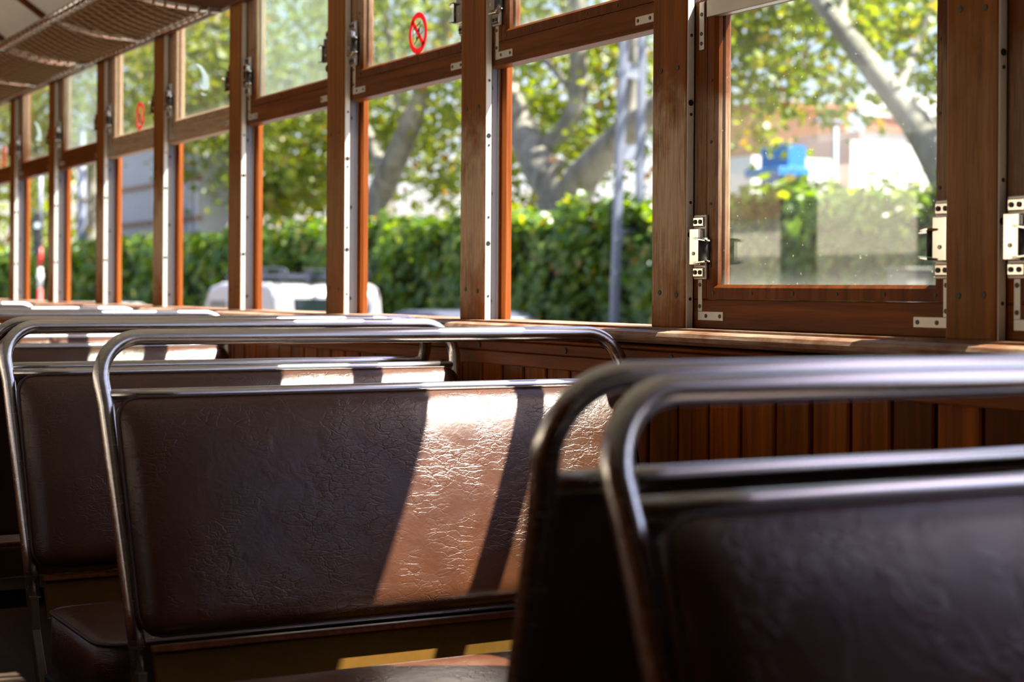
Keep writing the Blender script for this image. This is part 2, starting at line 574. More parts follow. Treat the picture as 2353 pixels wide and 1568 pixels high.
xs_ = [XL - .04 + (WX + .04 - XL + .04) * k / 28 for k in range(29)]
cm = MB().prism([(X, arch(X)) for X in xs_] + [(X, arch(X) + .05) for X in xs_[::-1]], 'y', YB - .05, YF + .05)
tag(cm.build('ceiling', M['ceil']), 'cream painted arched tram ceiling above the luggage racks', 'ceiling', kind='structure')
y = .83
while y < YF:
    rb = MB().prism([(X, arch(X) - .022) for X in xs_[1:-1]] + [(X, arch(X) + .002) for X in xs_[1:-1][::-1]], 'y', y - .013, y + .013).build('ceiling_rib', M['upper'])
    tag(rb, 'dark wooden rib across the cream ceiling', 'ceiling rib', 'ribs across the tram ceiling', 'structure')
    y += .672

# right wall below the windows: tongue and groove planks with real grooves
pl = MB()
yy = YB
pitch = .081
i0 = math.floor((YB + .02) / pitch)
yk = -.02 + i0 * pitch
while yk < YF:
    a, b = max(yk + .0035, YB), min(yk + pitch - .0035, YF)
    if b > a:
        pl.box(1.478, 1.50, a, b, .02, .862)
    yk += pitch
wr = pl.build('wall_right', M['plank'], None, .0025, 1)
tag(wr, 'varnished mahogany plank wainscot under the tram windows', 'wall panelling', kind='structure')

tag(MB().box(1.492, 1.52, YB, YF, 0, .8595).build('wall_backing', M['flat_black']), 'backing board blackened as the shade in the plank grooves', 'wall', kind='structure')  # groove shade is put into this near-black colour
fr = MB().box(1.470, 1.52, YB, YF, .860, .8845)
tag(fr.build('trim_1', M['mould'], None, .002), 'lower plain mahogany rail just above the vertical planks', 'trim', kind='structure')
fr2 = MB().box(1.466, 1.52, YB, YF, .8855, .9035)
fs_ = fr2.build('trim_2', M['mould'], None, .002)
tag(fs_, 'upper plain mahogany rail with screws below the moulding', 'trim', kind='structure')
for px in (1298, 1542, 1100, 1820, 2090):
    p = at(px, 806, 1.465)
    MB().disc((1.4655, p.y, .8945), (1, 0, 0), .0055, .003).build('screw', M['screw'], fs_)
md = MB().prism([(1.458, .9045), (1.452, .9065), (1.452, .9105), (1.458, .9125), (1.52, .9125), (1.52, .9045)], 'y', YB, YF)
tag(md.build('trim_3', M['mould'], None, .001), 'thin half-round moulding under the window sill', 'trim', kind='structure')
sp = [(1.462, .9150), (1.447, .9165), (1.438, .9215), (1.436, .928), (1.440, .9335), (1.450, .9362), (1.474, .9365), (1.474, .9400), (1.60, .9400), (1.60, .9150)]
tag(MB().prism(sp, 'y', YB, YF).build('trim_4', M['sill']), 'worn rounded window sill with bleached patches along the wall', 'window sill', kind='structure')
ow = MB().box(1.52, 1.60, YB, YF, -.06, .915)
tag(ow.build('wall_outer', M['outer']), 'outer skin of the tram side below the windows', 'wall', kind='structure')

# above the windows
hd = MB().box(1.490, 1.513, YB, YF, 1.740, 1.86)
tag(hd.build('trim_5', M['upper'], None, .003), 'dark wooden header board over the raised window sashes', 'trim', kind='structure')
uw = MB().box(1.500, 1.513, YB, YF, 1.858, ZW)
tag(uw.build('wall_upper', M['upper']), 'dark wooden wall boards above the windows behind the racks', 'wall', kind='structure')

bk_ = MB().box(1.50, 1.58, YB, .26, .9405, 1.738)  # unseen bay, closed to cut the light on the leather
tag(bk_.build('wall_light_block', M['post']), 'solid wooden wall bay added outside the frame to keep light off the benches', 'wall', kind='structure')

# opposite wall (seen in the reflections of the panes), with openings
wl = MB()
edges = [1.22, 1.90, 2.58, 3.26, 3.94, 4.62, 5.30, 5.97, 6.64, 7.31, 7.75]
wl.box(XL - .08, XL, YB, YF, 0, .94)
wl.box(XL - .08, XL, YB, YF, 1.42, 1.49)
wl.box(XL - .08, XL, YB, YF, 1.74, ZW - .02)
wl.box(XL - .08, XL, YB, 1.22, .94, 1.74)  # unseen near bays closed up so less light reaches the leather
for e in edges:
    wl.box(XL - .08, XL, max(YB, e - .05), min(YF, e + .05), .94, 1.74)
tag(wl.build('wall_left', M['mould']), 'opposite wooden tram wall with open windows mirrored in the panes', 'wall', kind='structure')
gab = [(XL - .04, -.06), (WX + .04, -.06)] + [(X, arch(X) + .01) for X in xs_[::-1]]
ef = MB().prism(gab, 'y', YF, YF + .06)
tag(ef.build('wall_front', M['mould']), 'wooden end wall of the tram beyond the last bench', 'wall', kind='structure')
eb = MB().prism(gab, 'y', YB - .06, YB)
tag(eb.build('wall_back', M['mould']), 'wooden end wall of the tram behind the camera', 'wall', kind='structure')

# ------------------------------------------------------------------ window posts
POSTS = [(.1685, .2615), (.845, .938), (1.5207, 1.6067), (2.1822, 2.2751), (2.8526, 2.9510), (3.5320, 3.6314), (4.2154, 4.3071),
         (4.8885, 4.9844), (5.5406, 5.6296), (6.2080, 6.2935), (6.8536, 6.9397), (7.50, 7.59)]
post_txt = {0: 'post just outside the frame behind the near bench', 1: 'wooden post past the near shut window at the frame edge',
            2: 'broad brown post between the two lowered windows',
            3: 'bleached post with four screws between the lowered window and the first raised one',
            4: 'faded post between the mast window and the first window with the red ban sticker',
            5: 'post in front of the white van between the red ban sticker and the first hazy pane',
            6: 'post between the first hazy pane and the first pane with a pale crescent',
            7: 'post between the first crescent pane and the second red ban sticker',
            8: 'post between the second red ban sticker and the second hazy pane',
            9: 'post between the second hazy pane and the second crescent pane',
            10: 'post between the second crescent pane and the third red ban sticker',
            11: 'last post at the far end of the tram'}
for i, (lo, hi) in enumerate(POSTS):
    if i in (0, 11):
        continue
    w_ = hi - lo
    yc = (lo + hi) / 2
    h = w_ / 2
    root = empty('window_post', (WX, yc, 0))
    tag(root, post_txt[i], 'window post', 'posts between the tram windows', 'structure')
    z0, z1 = .9385, 1.742
    MB().box(0, .0155, -h, h, z0, z1).build('face_board', M['post_plain'] if i in (1, 2, 5, 6) else M['post'], root, .0035)
    core = h - .030
    mb = MB().box(.015, .0535, -core, core, z0, 1.95)
    mb.box(.0535, .0665, -core - .020, core + .020, z0, 1.95)
    mb.build('outer_post', M['outer'], root, .0015)
    ch, tk_ = MB(), MB()
    for s in (-1, 1):
        ch.box(.0035, .0165, s * (h + .0002), s * (h + .0018), z0, z1)          # strip on the edge of the face board
        ch.box(.0150, .0165, s * (core + .0022), s * (h + .0018), z0, 1.9)
        tk_.box(.0165, .0455, s * (core + .0002), s * (core + .0022), z0, 1.9)  # channel floor
        tk_.box(.0440, .0455, s * (core + .002), s * (core + .0058), z0, 1.9)   # outer flange
    ch.build('metal_channel', M['chan'], root)
    tk_.build('sliding_track', M['track'], root)
    # black discs for the shade inside lock holes, and screws, on the camera-facing side
    for zz in (1.085, 1.290):
        MB().disc((.0095, -h - .0018, zz), (0, 1, 0), .0048, .0008, 14).build('lock_hole_disc', M['flat_black'], root)
    for zz in (.985, 1.135, 1.272, 1.395):
        MB().disc((.0100, -h - .0018, zz), (0, 1, 0), .0026, .0012, 10).build('channel_screw', M['screw'], root)
    for zz in (.975, 1.182, 1.385):
        MB().disc((.030, -core - .0022, zz), (0, 1, 0), .0040, .0012, 10).build('channel_screw', M['flat_black'], root)
    for zz in (.995, 1.350):
        for yy in (-.55 * h, .45 * h):
            MB().disc((-.0003, yy, zz + R.uniform(-.004, .004)), (1, 0, 0), .0042, .0016, 12).build('face_screw', M['screw'], root)


# ------------------------------------------------------------------ window sashes
def ring_sector(mb, x, cy, cz, r0, r1, seg=40, h=.0006):
    n = seg
    vs, fs = [], []
    for k in range(n):
        a = 2 * PI * k / n
        for r in (r0, r1):
            vs.append((x, cy + r * math.cos(a), cz + r * math.sin(a)))
            vs.append((x + h, cy + r * math.cos(a), cz + r * math.sin(a)))
    for k in range(n):
        a, b = 4 * k, 4 * ((k + 1) % n)
        fs += [(a, a + 2, b + 2, b), (a + 1, b + 1, b + 3, a + 3), (a, b, b + 1, a + 1), (a + 2, a + 3, b + 3, b + 2)]
    mb.add(vs, fs)


def latch(root, cy, z0, s):
    """s=+1: latch at the +y end of the sash, tabs point to -y; s=-1 mirrored"""
    Y = lambda a, b: (cy + s * a, cy + s * b)
    hb = MB()
    hb.box(.0025, .0065, *Y(-.006, .020), z0 + .010, z0 + .067)
    hb.box(.0065, .0165, *Y(.016, .020), z0 + .010, z0 + .067)
    hb.box(.0065, .0165, *Y(-.006, -.003), z0 + .012, z0 + .022).box(.0065, .0165, *Y(-.006, -.003), z0 + .050, z0 + .065)
    lt = hb.build('latch', M['brass'], root, .0016, 3)
    MB().disc((.0022, cy + s * .008, z0 + .028), (1, 0, 0), .0028, .002, 12).build('rivet', M['steel'], lt)
    pm = MB()
    pm.box(.0125, .0168, *Y(-.010, .022), z0 - .012, z0 + .088)
    pm.build('mounting_plate', M['steel'], lt, .0012)
    for zz in (z0 - .001, z0 + .077):
        MB().box(.0085, .0126, *Y(-.008, .019), zz - .0078, zz + .0078).build('screw_pad', M['brass'], lt, .0018)
        for yy in (-.001, .012):
            MB().disc((.0080, cy + s * yy, zz), (1, 0, 0), .0034, .0022, 12).build('screw', M['screw'], lt)
    bt = MB().tube([(.009, cy - s * .010, z0 + .016), (.009, cy - s * .010, z0 + .052)], .0085, 16)
    bt.build('latch_bolt', M['iron'], lt)
    n = 12
    for zz, tilt in ((z0 + .013, .003), (z0 + .051, -.004)):
        top, bot = [], []
        for k in range(n + 1):
            a = PI * k / n
            yy = cy - s * (.004 + .026 * math.sin(a) ** .8)
            xx = .004 - .011 * math.cos(a)
            zc = zz + tilt * math.sin(a)
            top.append((xx, yy, zc + .0013)); bot.append((xx, yy, zc - .0013))
        m_ = n + 1
        MB().add(top + bot, [tuple(range(m_)), tuple(range(m_, 2 * m_))[::-1]] + [(k, m_ + k, m_ + (k + 1) % m_, (k + 1) % m_) for k in range(m_)]).build('finger_tab', M['brass'], lt, .0005, 1)
    return lt


def window(num, lo, hi, zb, label, glass_m, wood_m, decal=None):
    """lo, hi: neighbouring post edges; zb: world height of the sash's bottom edge"""
    yc = (lo + hi) / 2
    g = (hi - lo) / 2
    hw = g + .022                               # runs in the channels
    root = empty('window_%d' % num, (WX, yc, zb))
    tag(root, label, 'window', 'sash windows along the tram side', 'structure')
    HG0, HG1, HT = .0665, .480, .508            # pane bottom / top, sash top
    gl, gr = -(g - .042), g - .055              # pane edges in y
    BW = .022                                   # bead width
    fx0, fx1 = .0175, .050
    mb = MB()
    mb.box(fx0, fx1, -hw, hw, 0, HG0 - BW)
    mb.build('bottom_rail', wood_m, root, .002)
    mb = MB()
    mb.box(fx0, fx1, -hw, gl - BW, HG0 - BW + .0003, HT)
    mb.build('stile', M['sash_v'], root, .002)
    mb = MB()
    mb.box(fx0, fx1, gr + BW, hw, HG0 - BW + .0003, HT)
    mb.build('stile', M['sash_v'], root, .002)
    # mitred beads around the pane, both sides
    bd = MB()
    for x0, x1, x2 in ((fx0 + .0012, .024, .031), (.050, .044, .037)):
        yo0, yo1, zo0, zo1 = gl - BW + .0004, gr + BW - .0004, HG0 - BW + .0008, HT
        def ring(x, d):
            return [(x, yo0 + d, zo0 + d), (x, yo1 - d, zo0 + d), (x, yo1 - d, HG1 + .02 - min(d, .019)), (x, yo0 + d, HG1 + .02 - min(d, .019))]
        rings = [ring(x0, 0), ring(x0, BW - .005), ring(x1, BW), ring(x2, BW), ring(x2, 0)]
        vs_ = [p for r_ in rings for p in r_]
        fs_2 = []
        for a in range(5):
            b = (a + 1) % 5
            for k in range(4):
                k2 = (k + 1) % 4
                fs_2.append((a * 4 + k, a * 4 + k2, b * 4 + k2, b * 4 + k))
        bd.add(vs_, fs_2)
    bead = bd.build('glazing_bead', M['bead'] if wood_m is not M['sash_worn'] else M['sash_worn'], root)
    n = 6
    for k in range(n):
        yy = gl - .004 + (gr - gl + .008) * k / (n - 1)
        MB().disc((fx0 + .0008, yy, HG0 - BW * .55), (1, 0, 0), .0030, .0014, 10).build('bead_screw', M['screw'], bead)
    for k in range(4):
        for yy in (gl - BW * .5, gr + BW * .5):
            MB().disc((fx0 + .0008, yy, HG0 + .03 + k * .095), (1, 0, 0), .0026, .0014, 10).build('bead_screw', M['screw'], bead)
    MB().box(.0325, .0355, gl - .008, gr + .008, HG0 - .008, HG1 + .010).build('pane', glass_m, root)
    tr = MB()
    tr.box(.0160, .0310, gl - BW, gr + BW, HG1 - .001, HG1 + .025)
    tr.box(.0155, .0190, gl - BW, gr + BW, HG1 + .025, HG1 + .029)
    tr.box(.019, .023, gl - BW, gr + BW, HG1 + .0365, HG1 + .0435)
    for yk in (gl - BW + .004, (gl + gr) / 2, gr + BW - .004):
        tr.box(.0195, .0225, yk - .004, yk + .004, HG1 + .024, HG1 + .040)
    tr.build('metal_top_rail', M['steel'], root, .001)
    # corner irons
    for s in (1, -1):
        e = g - .0142 if s > 0 else g - .0100
        cb = MB()
        cb.box(.0160, .0180, s * e, s * (e - .0110), .0260, .076)
        cb.box(.0160, .0180, s * e, s * (e - .066), .012, .0260)
        b_ = cb.build('corner_iron', M['steel'], root, .0006, 1)
        for yy, zz in ((e - .0055, .067), (e - .0055, .034), (e - .022, .019), (e - .058, .019)):
            MB().disc((.0158, s * yy, zz), (1, 0, 0), .0032, .0012, 10).build('screw', M['screw'], b_)
        ti = MB().box(.0155, .0180, s * e, s * (e - .013), .43, HT - .004).build('top_iron', M['steel'], root, .0006, 1)
        for zz in (.44, .455, .485):
            MB().disc((.0153, s * (e - .0065), zz), (1, 0, 0), .0032, .0012, 10).build('screw', M['screw'], ti)
    latch(root, g - .029, .087, 1)
    latch(root, -(g - .0215), .087, -1)
    if decal == 'ban':
        cy, cz, r = -.028, HG0 + .046, .0437
        st = MB()
        ring_sector(st, .0318, cy, cz, r - .0115, r, 48)
        a = math.radians(-45)
        rot = Matrix.Rotation(-a, 3, 'X')
        st.obox((.0321, cy, cz), .0006, 2 * (r - .006), .0105, Matrix.Rotation(math.radians(45), 3, 'X'))
        sk = st.build('ban_sticker', M['red'], root)
        tag(sk, 'red prohibition ring sticker with a bar')
        ik = MB()
        def stroke(y0, z0_, y1, z1_, wd):
            y0, z0_, y1, z1_, wd = [q * .74 for q in (y0, z0_, y1, z1_, wd)]
            d = Vector((0, y1 - y0, z1_ - z0_)); ln = d.length
            ang = math.atan2(d.z, d.y)
            ik.obox((.0318, cy + (y0 + y1) / 2, cz + (z0_ + z1_) / 2), .0003, ln, wd, Matrix.Rotation(ang, 3, 'X'))
        # small tram window with a figure leaning out
        stroke(.030, .012, -.018, .031, .003); stroke(.030, .012, .030, -.026, .003); stroke(.028, -.004, -.024, .020, .0015)
        stroke(-.012, .026, -.012, -.004, .0015); stroke(.010, .010, .010, -.016, .0015)
        stroke(.024, -.030, -.030, .002, .003)
        stroke(-.006, .004, -.016, -.014, .004); stroke(.000, -.010, .010, -.018, .005)
        ring_sector(ik, .0318, cy - .004, cz + .006, .0005, .0045, 16)
        ik.build('sticker_figure', M['ink'], sk)
    if decal == 'moon':
        ref = Vector((WX, (4.3071 + 4.8885) / 2, ZUP))
        dm = MB()
        out_ = [(450, 147), (456, 149), (462.4, 153), (467.5, 160), (472, 168), (475.6, 176), (477.7, 183.7), (478.8, 190), (478.6, 196), (477.4, 201.5), (475, 205.7), (470, 207.6), (463, 204.5), (458.6, 195)]
        in_ = [(449.6, 147.4), (452.5, 150), (455.5, 153), (459.5, 159.7), (462.2, 165.6), (464.3, 172), (465.6, 178), (466, 183.7), (466, 188), (465.6, 191), (465.2, 192.5), (463.6, 194.8), (461.6, 195.3), (458.3, 194)]
        loc = lambda p: at(p[0], p[1], WX + .0318) - ref
        o2, i2 = [loc(p) for p in out_], [loc(p) for p in in_]
        n = len(o2)
        vs_ = [(x_, p.y, p.z) for x_ in (.0318, .0323) for p in o2 + i2]
        fs_2 = []
        for k in range(n - 1):
            fs_2 += [(k, k + 1, n + k + 1, n + k), (2 * n + k, 3 * n + k, 3 * n + k + 1, 2 * n + k + 1)]
        dm.add(vs_, fs_2)
        for pl in (
                   [(462.4, 213), (466, 215.6), (469.5, 216.8), (473.8, 216.6), (471.5, 219), (467.5, 219.4), (464, 217.5)],
                   [(457.4, 201), (459.4, 203.2), (458.6, 206.4), (457.0, 204.8)]):
            prof = []
            for (px, py) in pl:
                q = at(px, py, WX + .0318) - ref
                prof.append((q.y, q.z))
            n = len(prof)
            dm.add([(.0318, p[0], p[1]) for p in prof] + [(.0323, p[0], p[1]) for p in prof],
                   [tuple(range(n)), tuple(range(n, 2 * n))[::-1]] + [(k, (k + 1) % n, n + (k + 1) % n, n + k) for k in range(n)])
        d_ = dm.build('crescent_decal', M['frost'], root)
        tag(d_, 'frosted white crescent mark on the glass')
    return root


ZLOW, ZUP = .9402, 1.4210
window(1, POSTS[1][1], POSTS[2][0], ZLOW, 'lowered shut window at the frame edge with a bright latch', M['glass'], M['sash'])
window(2, POSTS[2][1], POSTS[3][0], ZLOW, 'large shut window with bright reflections of the opposite side in its glass', M['glass'], M['sash'])
window(3, POSTS[3][1], POSTS[4][0], ZUP, 'raised window above the grey lattice mast', M['glass'], M['sash'])
window(4, POSTS[4][1], POSTS[5][0], ZUP, 'nearest raised window with a red ban sticker', M['glass'], M['sash'], 'ban')
window(5, POSTS[5][1], POSTS[6][0], ZUP, 'raised hazy window above the rear of the white van', M['glass_dusty'], M['sash'])
window(6, POSTS[6][1], POSTS[7][0], ZUP, 'raised window with the nearer white crescent and a bleached rail', M['glass'], M['sash_worn'], 'moon')
window(7, POSTS[7][1], POSTS[8][0], ZUP, 'raised window in front of the grey shed with the second red ban sticker', M['glass'], M['sash_worn'], 'ban')
window(8, POSTS[8][1], POSTS[9][0], ZUP, 'farther raised hazy window, above the grey street lamp post', M['glass_dusty'], M['sash'])
window(9, POSTS[9][1], POSTS[10][0], ZUP, 'raised window above the railway signal with the farther white crescent', M['glass'], M['sash'], 'moon')
window(10, POSTS[10][1], POSTS[11][0], ZUP, 'farthest raised window with a red ban sticker at the frame edge', M['glass'], M['sash'], 'ban')


# ------------------------------------------------------------------ benches with walk-over backs
LEAN, TAPER, TR = .31, .055, .0112


def plane_y(z): return LEAN * (z - .93)


def cushion_back(mb_front, hw=.405, z0=.548, z1=.851, nx=56, nz=34):
    """upholstered pad in front (-y) of the tube plane: closed mesh"""
    vs_, fs_ = [], []
    idx = {}
    def pt(i, j, side):
        u = -1 + 2 * i / nx; v = j / nz
        z = z0 + (z1 - z0) * v
        x = u * (hw - TAPER * (.93 - z) * .5)
        # round the corners in plan
        cu, cv = abs(u), abs(2 * v - 1)
        k = max(0, (cu * hw - (hw - .03)) / .03); q = max(0, (cv * .1515 - (.1515 - .03)) / .03)
        if k > 0 and q > 0:
            rr = math.hypot(k, q)
            if rr > 1:
                f = 1 / rr
                x = math.copysign((hw - .03) + .03 * k * f, u) * (1 - TAPER * (.93 - z) * .5 / hw)
                z = z0 + .1515 + math.copysign((.1515 - .03) + .03 * q * f, v - .5)
        base = plane_y(z)
        if side:   # front
            eu = (1 - min(1, cu) ** 10) ** .5 if cu < 1 else 0
            dt = 1 - v
            et = math.sqrt(max(0, 1 - (1 - min(1, dt / .24)) ** 2))
            eb = math.sqrt(max(0, 1 - (1 - min(1, v / .12)) ** 2))
            off = .026 + .029 * eu * et * eb + .010 * math.cos(PI / 2 * u) * math.sin(PI * v)
            return (x, base - off, z)
        e = 1 if 0 < i < nx and 0 < j < nz else 0
        return (x, base - .013 + .006 * e, z)
    for side in (1, 0):
        for j in range(nz + 1):
            for i in range(nx + 1):
                idx[(side, i, j)] = len(vs_)
                vs_.append(pt(i, j, side))
    for j in range(nz):
        for i in range(nx):
            fs_.append((idx[1, i, j], idx[1, i + 1, j], idx[1, i + 1, j + 1], idx[1, i, j + 1]))
            fs_.append((idx[0, i, j], idx[0, i, j + 1], idx[0, i + 1, j + 1], idx[0, i + 1, j]))
    per = [(i, 0) for i in range(nx)] + [(nx, j) for j in range(nz)] + [(i, nz) for i in range(nx, 0, -1)] + [(0, j) for j in range(nz, 0, -1)]
    for a in range(len(per)):
        b = (a + 1) % len(per)
        fs_.append((idx[1, *per[a]], idx[0, *per[a]], idx[0, *per[b]], idx[1, *per[b]]))
    mb_front.add(vs_, fs_, True)
    return [vs_[idx[1, *p]] for p in per]


def make_bench():
    root = empty('tram_bench', (0, 0, 0))
    hx = .4150
    # bent tube frame
    rb = .058
    path = []
    zs = [.500, .58, .66, .74, .80, .84]
    for z in zs:
        path.append((-(hx - TAPER * (.93 - z)), plane_y(z), z))
    zt = .930
    zc = zt - rb
    for k in range(0, 11):
        a = PI - PI / 2 * k / 10
        z = zc + rb * math.sin(a)
        path.append((-hx + rb + rb * math.cos(a) + TAPER * max(0, .93 - z) * .4, plane_y(z), z))
    half = path[:]
    nm = 8
    for k in range(1, nm):
        path.append((-hx + rb + (2 * hx - 2 * rb) * k / nm, 0, zt))
    path += [(-p[0], p[1], p[2]) for p in half[::-1]]
    MB().tube(path, TR, 20).build('frame_tube', M['chrome'], root)
    zr = .8525
    cr = MB().tube([(-(hx - .004) + .8 * k / 8 * (hx - .004) / .4, plane_y(zr), zr) for k in range(9)], .0088, 14)
    cr.build('cross_rail', M['chrome'], root)
    cb = MB()
    per = cushion_back(cb)
    bk = cb.build('backrest', M['leather'], root)
    MB().tube([(p[0], p[1] - .0004, p[2]) for p in per] + [(per[0][0], per[0][1] - .0004, per[0][2])], .0019, 8, cap=False).build('piping', M['piping'], bk)
    # wooden strip and painted board below the pad
    def lean_box(mb, x0, x1, o0, o1, z0, z1):
        vs_ = []
        for z in (z0, z1):
            b = plane_y(z)
            vs_ += [(x0, b + o0, z), (x1, b + o0, z), (x1, b + o1, z), (x0, b + o1, z)]
        mb.add(vs_, [(0, 3, 2, 1), (4, 5, 6, 7), (0, 1, 5, 4), (1, 2, 6, 5), (2, 3, 7, 6), (3, 0, 4, 7)])
    sb = MB(); lean_box(sb, -.378, .378, -.018, -.004, .5265, .5345)
    sb.build('back_strip', M['mould'], root, .0025)
    bb = MB(); lean_box(bb, -.376, .376, -.0100, .002, .468, .5263)
    bb.build('backboard', M['board'], root, .003)
    # seat cushion: domed loaf with piping round its top edge
    nx, ny = 40, 20
    y0, y1, zt0, zb0, hwid = -.565, -.252, .503, .428, .402
    vs_, fs_ = [], []
    ii = {}
    for side in (1, 0):
        for j in range(ny + 1):
            for i in range(nx + 1):
                u = -1 + 2 * i / nx; v = -1 + 2 * j / ny
                x = u * hwid; yv = (y0 + y1) / 2 + v * (y1 - y0) / 2
                kx = max(0, abs(x) - (hwid - .045)) / .045; ky = max(0, abs(v) * .1575 - (.1575 - .045)) / .045
                if kx > 0 and ky > 0:
                    rr = math.hypot(kx, ky)
                    if rr > 1:
                        x = math.copysign(hwid - .045 + .045 * kx / rr, x)
                        yv = (y0 + y1) / 2 + math.copysign(.1575 - .045 + .045 * ky / rr, v)
                if side:
                    d = (1 - abs(u) ** 6) * (1 - abs(v) ** 3.2)
                    z = zt0 + .013 * max(0, d) ** .6
                else:
                    z = zb0
                ii[side, i, j] = len(vs_)
                vs_.append((x, yv, z))
    for j in range(ny):
        for i in range(nx):
            fs_.append((ii[1, i, j], ii[1, i + 1, j], ii[1, i + 1, j + 1], ii[1, i, j + 1]))
            fs_.append((ii[0, i, j], ii[0, i, j + 1], ii[0, i + 1, j + 1], ii[0, i + 1, j]))
    pr = [(i, 0) for i in range(nx)] + [(nx, j) for j in range(ny)] + [(i, ny) for i in range(nx, 0, -1)] + [(0, j) for j in range(ny, 0, -1)]
    for a in range(len(pr)):
        b = (a + 1) % len(pr)
        fs_.append((ii[1, *pr[a]], ii[0, *pr[a]], ii[0, *pr[b]], ii[1, *pr[b]]))
    sc = MB().add(vs_, fs_, True).build('seat_cushion', M['leather'], root)
    pp = [vs_[ii[1, *p]] for p in pr]
    MB().tube(pp + [pp[0]], .0032, 8, cap=False).build('piping', M['piping'], sc)
    MB().box(-.385, .385, y0 + .015, y1 - .015, .390, .427).build('seat_base', M['iron'], root, .004)
    for s in (-1, 1):
        x = s * (hx - TAPER * .43)
        xb = s * .404
        bp = MB()
        bp.prism([(plane_y(.50) - .016, .505), (plane_y(.50) + .014, .505), (plane_y(.50) - .004, .455), (-.205, .36), (-.235, .36), (plane_y(.50) - .030, .455)], 'x', x - .004 * s, x + .010 * s)
        bp.build('pivot_bracket', M['ochre'], root, .002)
        lg = MB()
        lg.box(x - .02 * s, x + .004 * s, -.50, -.46, 0, .40).box(x - .02 * s, x + .004 * s, -.33, -.29, 0, .40)
        lg.box(x - .02 * s, x + .004 * s, -.52, -.22, .355, .397)
        lg.build('pedestal', M['iron'], root, .003)
    return root


bench = make_bench()
BX = 1.025
GB = 'leather tram benches along the right-hand windows'
spots = [
    (BX, .978, .0, 0, -.004, 'nearest blurred leather bench filling the lower right corner, back leaning away'),
    (BX, 1.046, .006, PI, .0, 'second blurred bench, its back turned to the nearest bench and leaning toward it'),
    (BX, 2.280, .0, 0, .0, 'sharp sunlit brown leather bench in the middle with creased backrest'),
    (BX, 2.868, .002, 0, .0, 'leather bench directly behind the sharp sunlit one, three sun patches on its top'),
    (BX, 2.958, .006, PI, .0, 'reversed bench whose rail peeps out over the bench behind the sunlit one'),
    (BX, 4.150, .0, 0, .0, 'bench beyond the reversed one with a white glare on its right half'),
    (BX, 4.900, .0, 0, .0, 'far bench showing only a rail and an orange lit strip'),
    (BX, 6.200, .0, 0, .0, 'farthest bench, just a bright rail end at the left edge'),
]
for i, (x, yv, dz, rz, dx, lab) in enumerate(spots):
    o = bench if i == 0 else copy_tree(bench)
    o.location = (x + dx, yv, dz)
    o.rotation_euler = (0, 0, rz)
    tag(o, lab, 'bench', GB)


# ------------------------------------------------------------------ luggage racks
def make_rack(y0, y1, label):
    root = empty('luggage_rack', (0, (y0 + y1) / 2, 0))
    tag(root, label, 'luggage rack', 'net luggage racks over the windows')
    ym = (y0 + y1) / 2
    a, b = y0 - ym, y1 - ym
    xf, zf, xw, zw = 1.183, 1.775, 1.462, 1.738
    def zat(x): return zw + (zf - zw) * ((xw - x) / (xw - xf))
    MB().tube([(xf, a, zf), (xf, b, zf)], .0105, 12).build('front_bar', M['chrome'], root)
    MB().tube([(xw, a, zw), (xw, b, zw)], .0080, 12).build('wall_bar', M['chrome'], root)
    for yv in (a + .008, 0.0, b - .008):
        n = 8
        pth = [(xf + (xw - xf) * k / n, yv, zat(xf + (xw - xf) * k / n) - .012 * math.sin(PI * k / n)) for k in range(n + 1)]
        MB().tube(pth, .0075, 12).build('cross_bar', M['chrome'], root)
    nt_ = MB()
    step = .058
    n = 6
    c = a - (xw - xf)
    while c < b + .3:
        for s in (1, -1):
            pth = []
            for k in range(n + 1):
                x = xf + (xw - xf) * k / n
                yv = c + (x - xf) if s > 0 else c + (xw - x)
                if a <= yv <= b:
                    pth.append((x, yv, zat(x) - .016 * math.sin(PI * k / n) - .002 * (s > 0)))
            if len(pth) > 1: nt_.tube(pth, .0016, 5, cap=False)
        c += step
    wp = nt_
    yv = a + .01
    while yv < b:
        for (x, z, r) in ((xf, zf, .0115), (xw, zw, .0092)):
            wp.tube([(x, yv - .006, z), (x, yv + .006, z)], r, 10)
        yv += step
    for yb in (a + .008, b - .008):
        for k in range(1, 9):
            x = xf + (xw - xf) * k / 9
            wp.tube([(x - .0035, yb, zat(x) - .012 * math.sin(PI * k / 9)), (x + .0035, yb, zat(x) - .012 * math.sin(PI * k / 9))], .0088, 10)
    nt_.build('net', M['cord'], root)
    for yv in (a + .02, b - .02):
        MB().box(xw, WX - .004, yv - .012, yv + .012, zw - .006, zw + .006).build('wall_bracket', M['steel'], root, .002)
    return root


M['cord'] = simple('tan_net_cord', (.26, .155, .07), .75, 0, .2, 60)
make_rack(4.345, 5.625, 'nearer net luggage rack over the first crescent pane')
make_rack(5.655, 6.965, 'farther net luggage rack at the left edge over the far windows')


# ------------------------------------------------------------------ outside
GZ = -.85
tag(MB().box(-60, 160, -40, 190, GZ - .2, GZ).build('street_ground', M['asphalt']), 'grey street surface outside the tram', 'street', kind='structure')
tag(MB().box(11.0, 15.5, -5, 90, GZ, GZ + .12).build('pavement', M['paving']), 'pale pavement under the ivy hedge', 'pavement', kind='structure')


